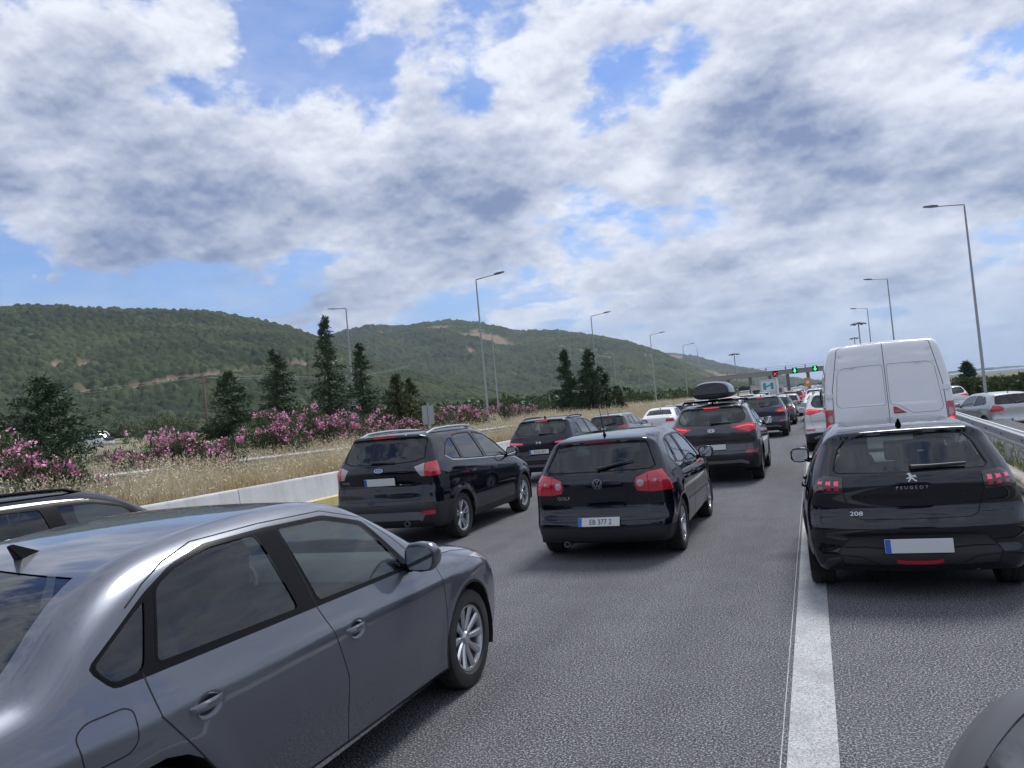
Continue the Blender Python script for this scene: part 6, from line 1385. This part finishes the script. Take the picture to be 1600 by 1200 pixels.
for kind, pt, x, y in QUEUE:
    ln = 'beyond the white van' if x > -.5 else ('ahead of the dark blue car' if x > -3 else ('in the lane left of the dark blue car' if x > -8 else 'in the leftmost far lanes'))
    LANE[ln] = LANE.get(ln, 0) + 1
    place_model(MD[kind], QL[kind].replace(' ', '_') + ('' if 'car' in QL[kind] else '_car'), pt, (x, y, 0), random.uniform(-1, 1), '%s %s queueing %s, %s there' % (pt.replace('paint_', '').replace('darkgrey', 'dark grey').replace('midgrey', 'grey'), QL[kind], ln, ORD[LANE[ln] - 1]), 'car', 'cars queueing towards the toll gantry')
p = pix(152, 690) * 118
place_model(MD['van'], 'panel_van', 'paint_white', (p[0] - 2.5, p[1], CAM_H + p[2] - .9), -92, 'small white van on the far road behind the left cedar', 'van')
# roof box on its cross bars
def roof_box():
    r = link('roof_box', None, loc=(-2.0, 16.12, 0), label='black glossy roof box strapped on top of the dark grey car', cat='roof box')
    def shell(z0, z1, zs, top):
        v, f = [], []; n = 20; st = [(.62, .30, .50), (.66, .37, .9), (.9, .40, 1.0), (1.6, .40, 1.0), (2.2, .36, .86), (2.55, .26, .55), (2.66, .14, .3)]
        for (y, w, k) in st:
            for i in range(n):
                a = math.pi * i / (n - 1); ca, sa = math.cos(a), math.sin(a); v.append((-(abs(ca) ** .75) * w * (1 if ca > 0 else -1), y, z0 + (sa ** .7) * (z1 - z0) * k * (1 if top else 1)))
        m = len(st)
        f = [(i * n + k, i * n + k + 1, (i + 1) * n + k + 1, (i + 1) * n + k) for i in range(m - 1) for k in range(n - 1)] + [tuple(range(n)), tuple(range((m - 1) * n, m * n))] + [(i * n, (i + 1) * n, (i + 2) * n - 1, (i + 1) * n - 1) for i in range(m - 1)]
        return MB().add(v, f)
    link('lid', shell(1.85, 2.12, 0, True).mesh('lid', 'paint_black', smooth='auto'), r)
    low = shell(1.85, 1.74, 0, False).mesh('tray', 'plastic', smooth='auto'); link('tray', low, r); link('seam_lip', MB().prism(rounded([(-.42, .62), (.42, .62), (.42, 2.1), (.26, 2.66), (-.26, 2.66), (-.42, 2.1)], .12), 1.84, 1.862, 'z').mesh('seam_lip', 'plastic', bevel=.006), r)
    for y in (.95, 1.75): link('cross_bar', MB().tube([(-.66, y, 1.66), (-.62, y, 1.70), (.62, y, 1.70), (.66, y, 1.66)], .024, 8).mesh('cross_bar', 'trim_black', smooth='auto'), r)
roof_box()
# the photographer's own van: only its door mirror reaches into the picture
own = place_model(MD['van'], 'panel_van', 'paint_darkgrey', (1.36, -4.25, 0), 0, 'dark vehicle of the photographer, its mirror reaching in at lower right', 'van')
for o in [q for q in own.children if q.name.startswith('door_mirror')]:
    if o.location.x < 0:
        for c in list(o.children): bpy.data.objects.remove(c)
        bpy.data.objects.remove(o)
def own_mirror():
    pc = np.array([0, 0, CAM_H]) + pix(1745, 1340) / np.linalg.norm(pix(1745, 1340)) * .90; base = link('door_mirror', None, own, (float(pc[0]) - 1.36, float(pc[1]) + 4.25, float(pc[2])), (R(-14), R(24), R(10)))
    def ring(y, s, dx=0): return [(x * s + dx, y, z * s) for x, z in rounded([(-.115, -.16), (.115, -.16), (.125, .07), (.05, .135), (-.08, .125), (-.128, .02)], .08, 6)]
    v, n = [], 0
    rs = [ring(.0, .93), ring(-.012, .985), ring(.0, 1.0), ring(.03, 1.0), ring(.075, .9), ring(.105, .66), ring(.115, .3)]; n = len(rs[0])
    for q in rs: v += q
    link('mirror_shell', MB().add(v, [(i * n + k, i * n + (k + 1) % n, (i + 1) * n + (k + 1) % n, (i + 1) * n + k) for i in range(len(rs) - 1) for k in range(n)] + [tuple(range((len(rs) - 1) * n, len(rs) * n))]).mesh('mirror_shell', 'trim_shell', smooth='auto'), base)
    g = []; gs = [ring(.006, .92), ring(.0, .6), ring(-.003, .25)]
    for q in gs: g += q
    link('mirror_glass', MB().add(g, [(i * n + k, i * n + (k + 1) % n, (i + 1) * n + (k + 1) % n, (i + 1) * n + k) for i in range(2) for k in range(n)] + [tuple(range(2 * n, 3 * n))]).mesh('mirror_glass', 'mirror_glass', smooth=True), base)
    link('mirror_arm', MB().box(.09, .30, .0, .06, -.12, -.04).mesh('mirror_arm', 'trim_black', bevel=.015), base)
mat('trim_shell', (.10, .10, .105), .45); own_mirror()
# weeds at the foot of the barrier
grass('weeds', [(-10.9, -10.75, 13.8, 15.6, 160, .15, .6, .008, .4), (-10.9, -10.7, 8, 13, 160, .05, .25, .008, .2)], 'dry_grass', 'dry weeds growing at the foot of the concrete barrier', 'road', 6) if False else None
# ------------------------------------------------------------------ the air between here and the hills
hz_m = bpy.data.materials.new('haze'); hz_m.use_nodes = True; nt = hz_m.node_tree; nt.nodes.clear(); _o = nnode(nt, 'ShaderNodeOutputMaterial'); _v = nnode(nt, 'ShaderNodeVolumePrincipled')
_v.inputs['Color'].default_value = (.62, .76, .95, 1); _v.inputs['Density'].default_value = HAZE; _v.inputs['Anisotropy'].default_value = .2; nt.links.new(_v.outputs[0], _o.inputs['Volume'])
if HAZE > 0: link('haze', MB().box(-9500, 9500, -1500, 9800, -60, 900).mesh('haze', hz_m), kind='stuff', label='thin bluish summer haze over the plain and hills', cat='haze')
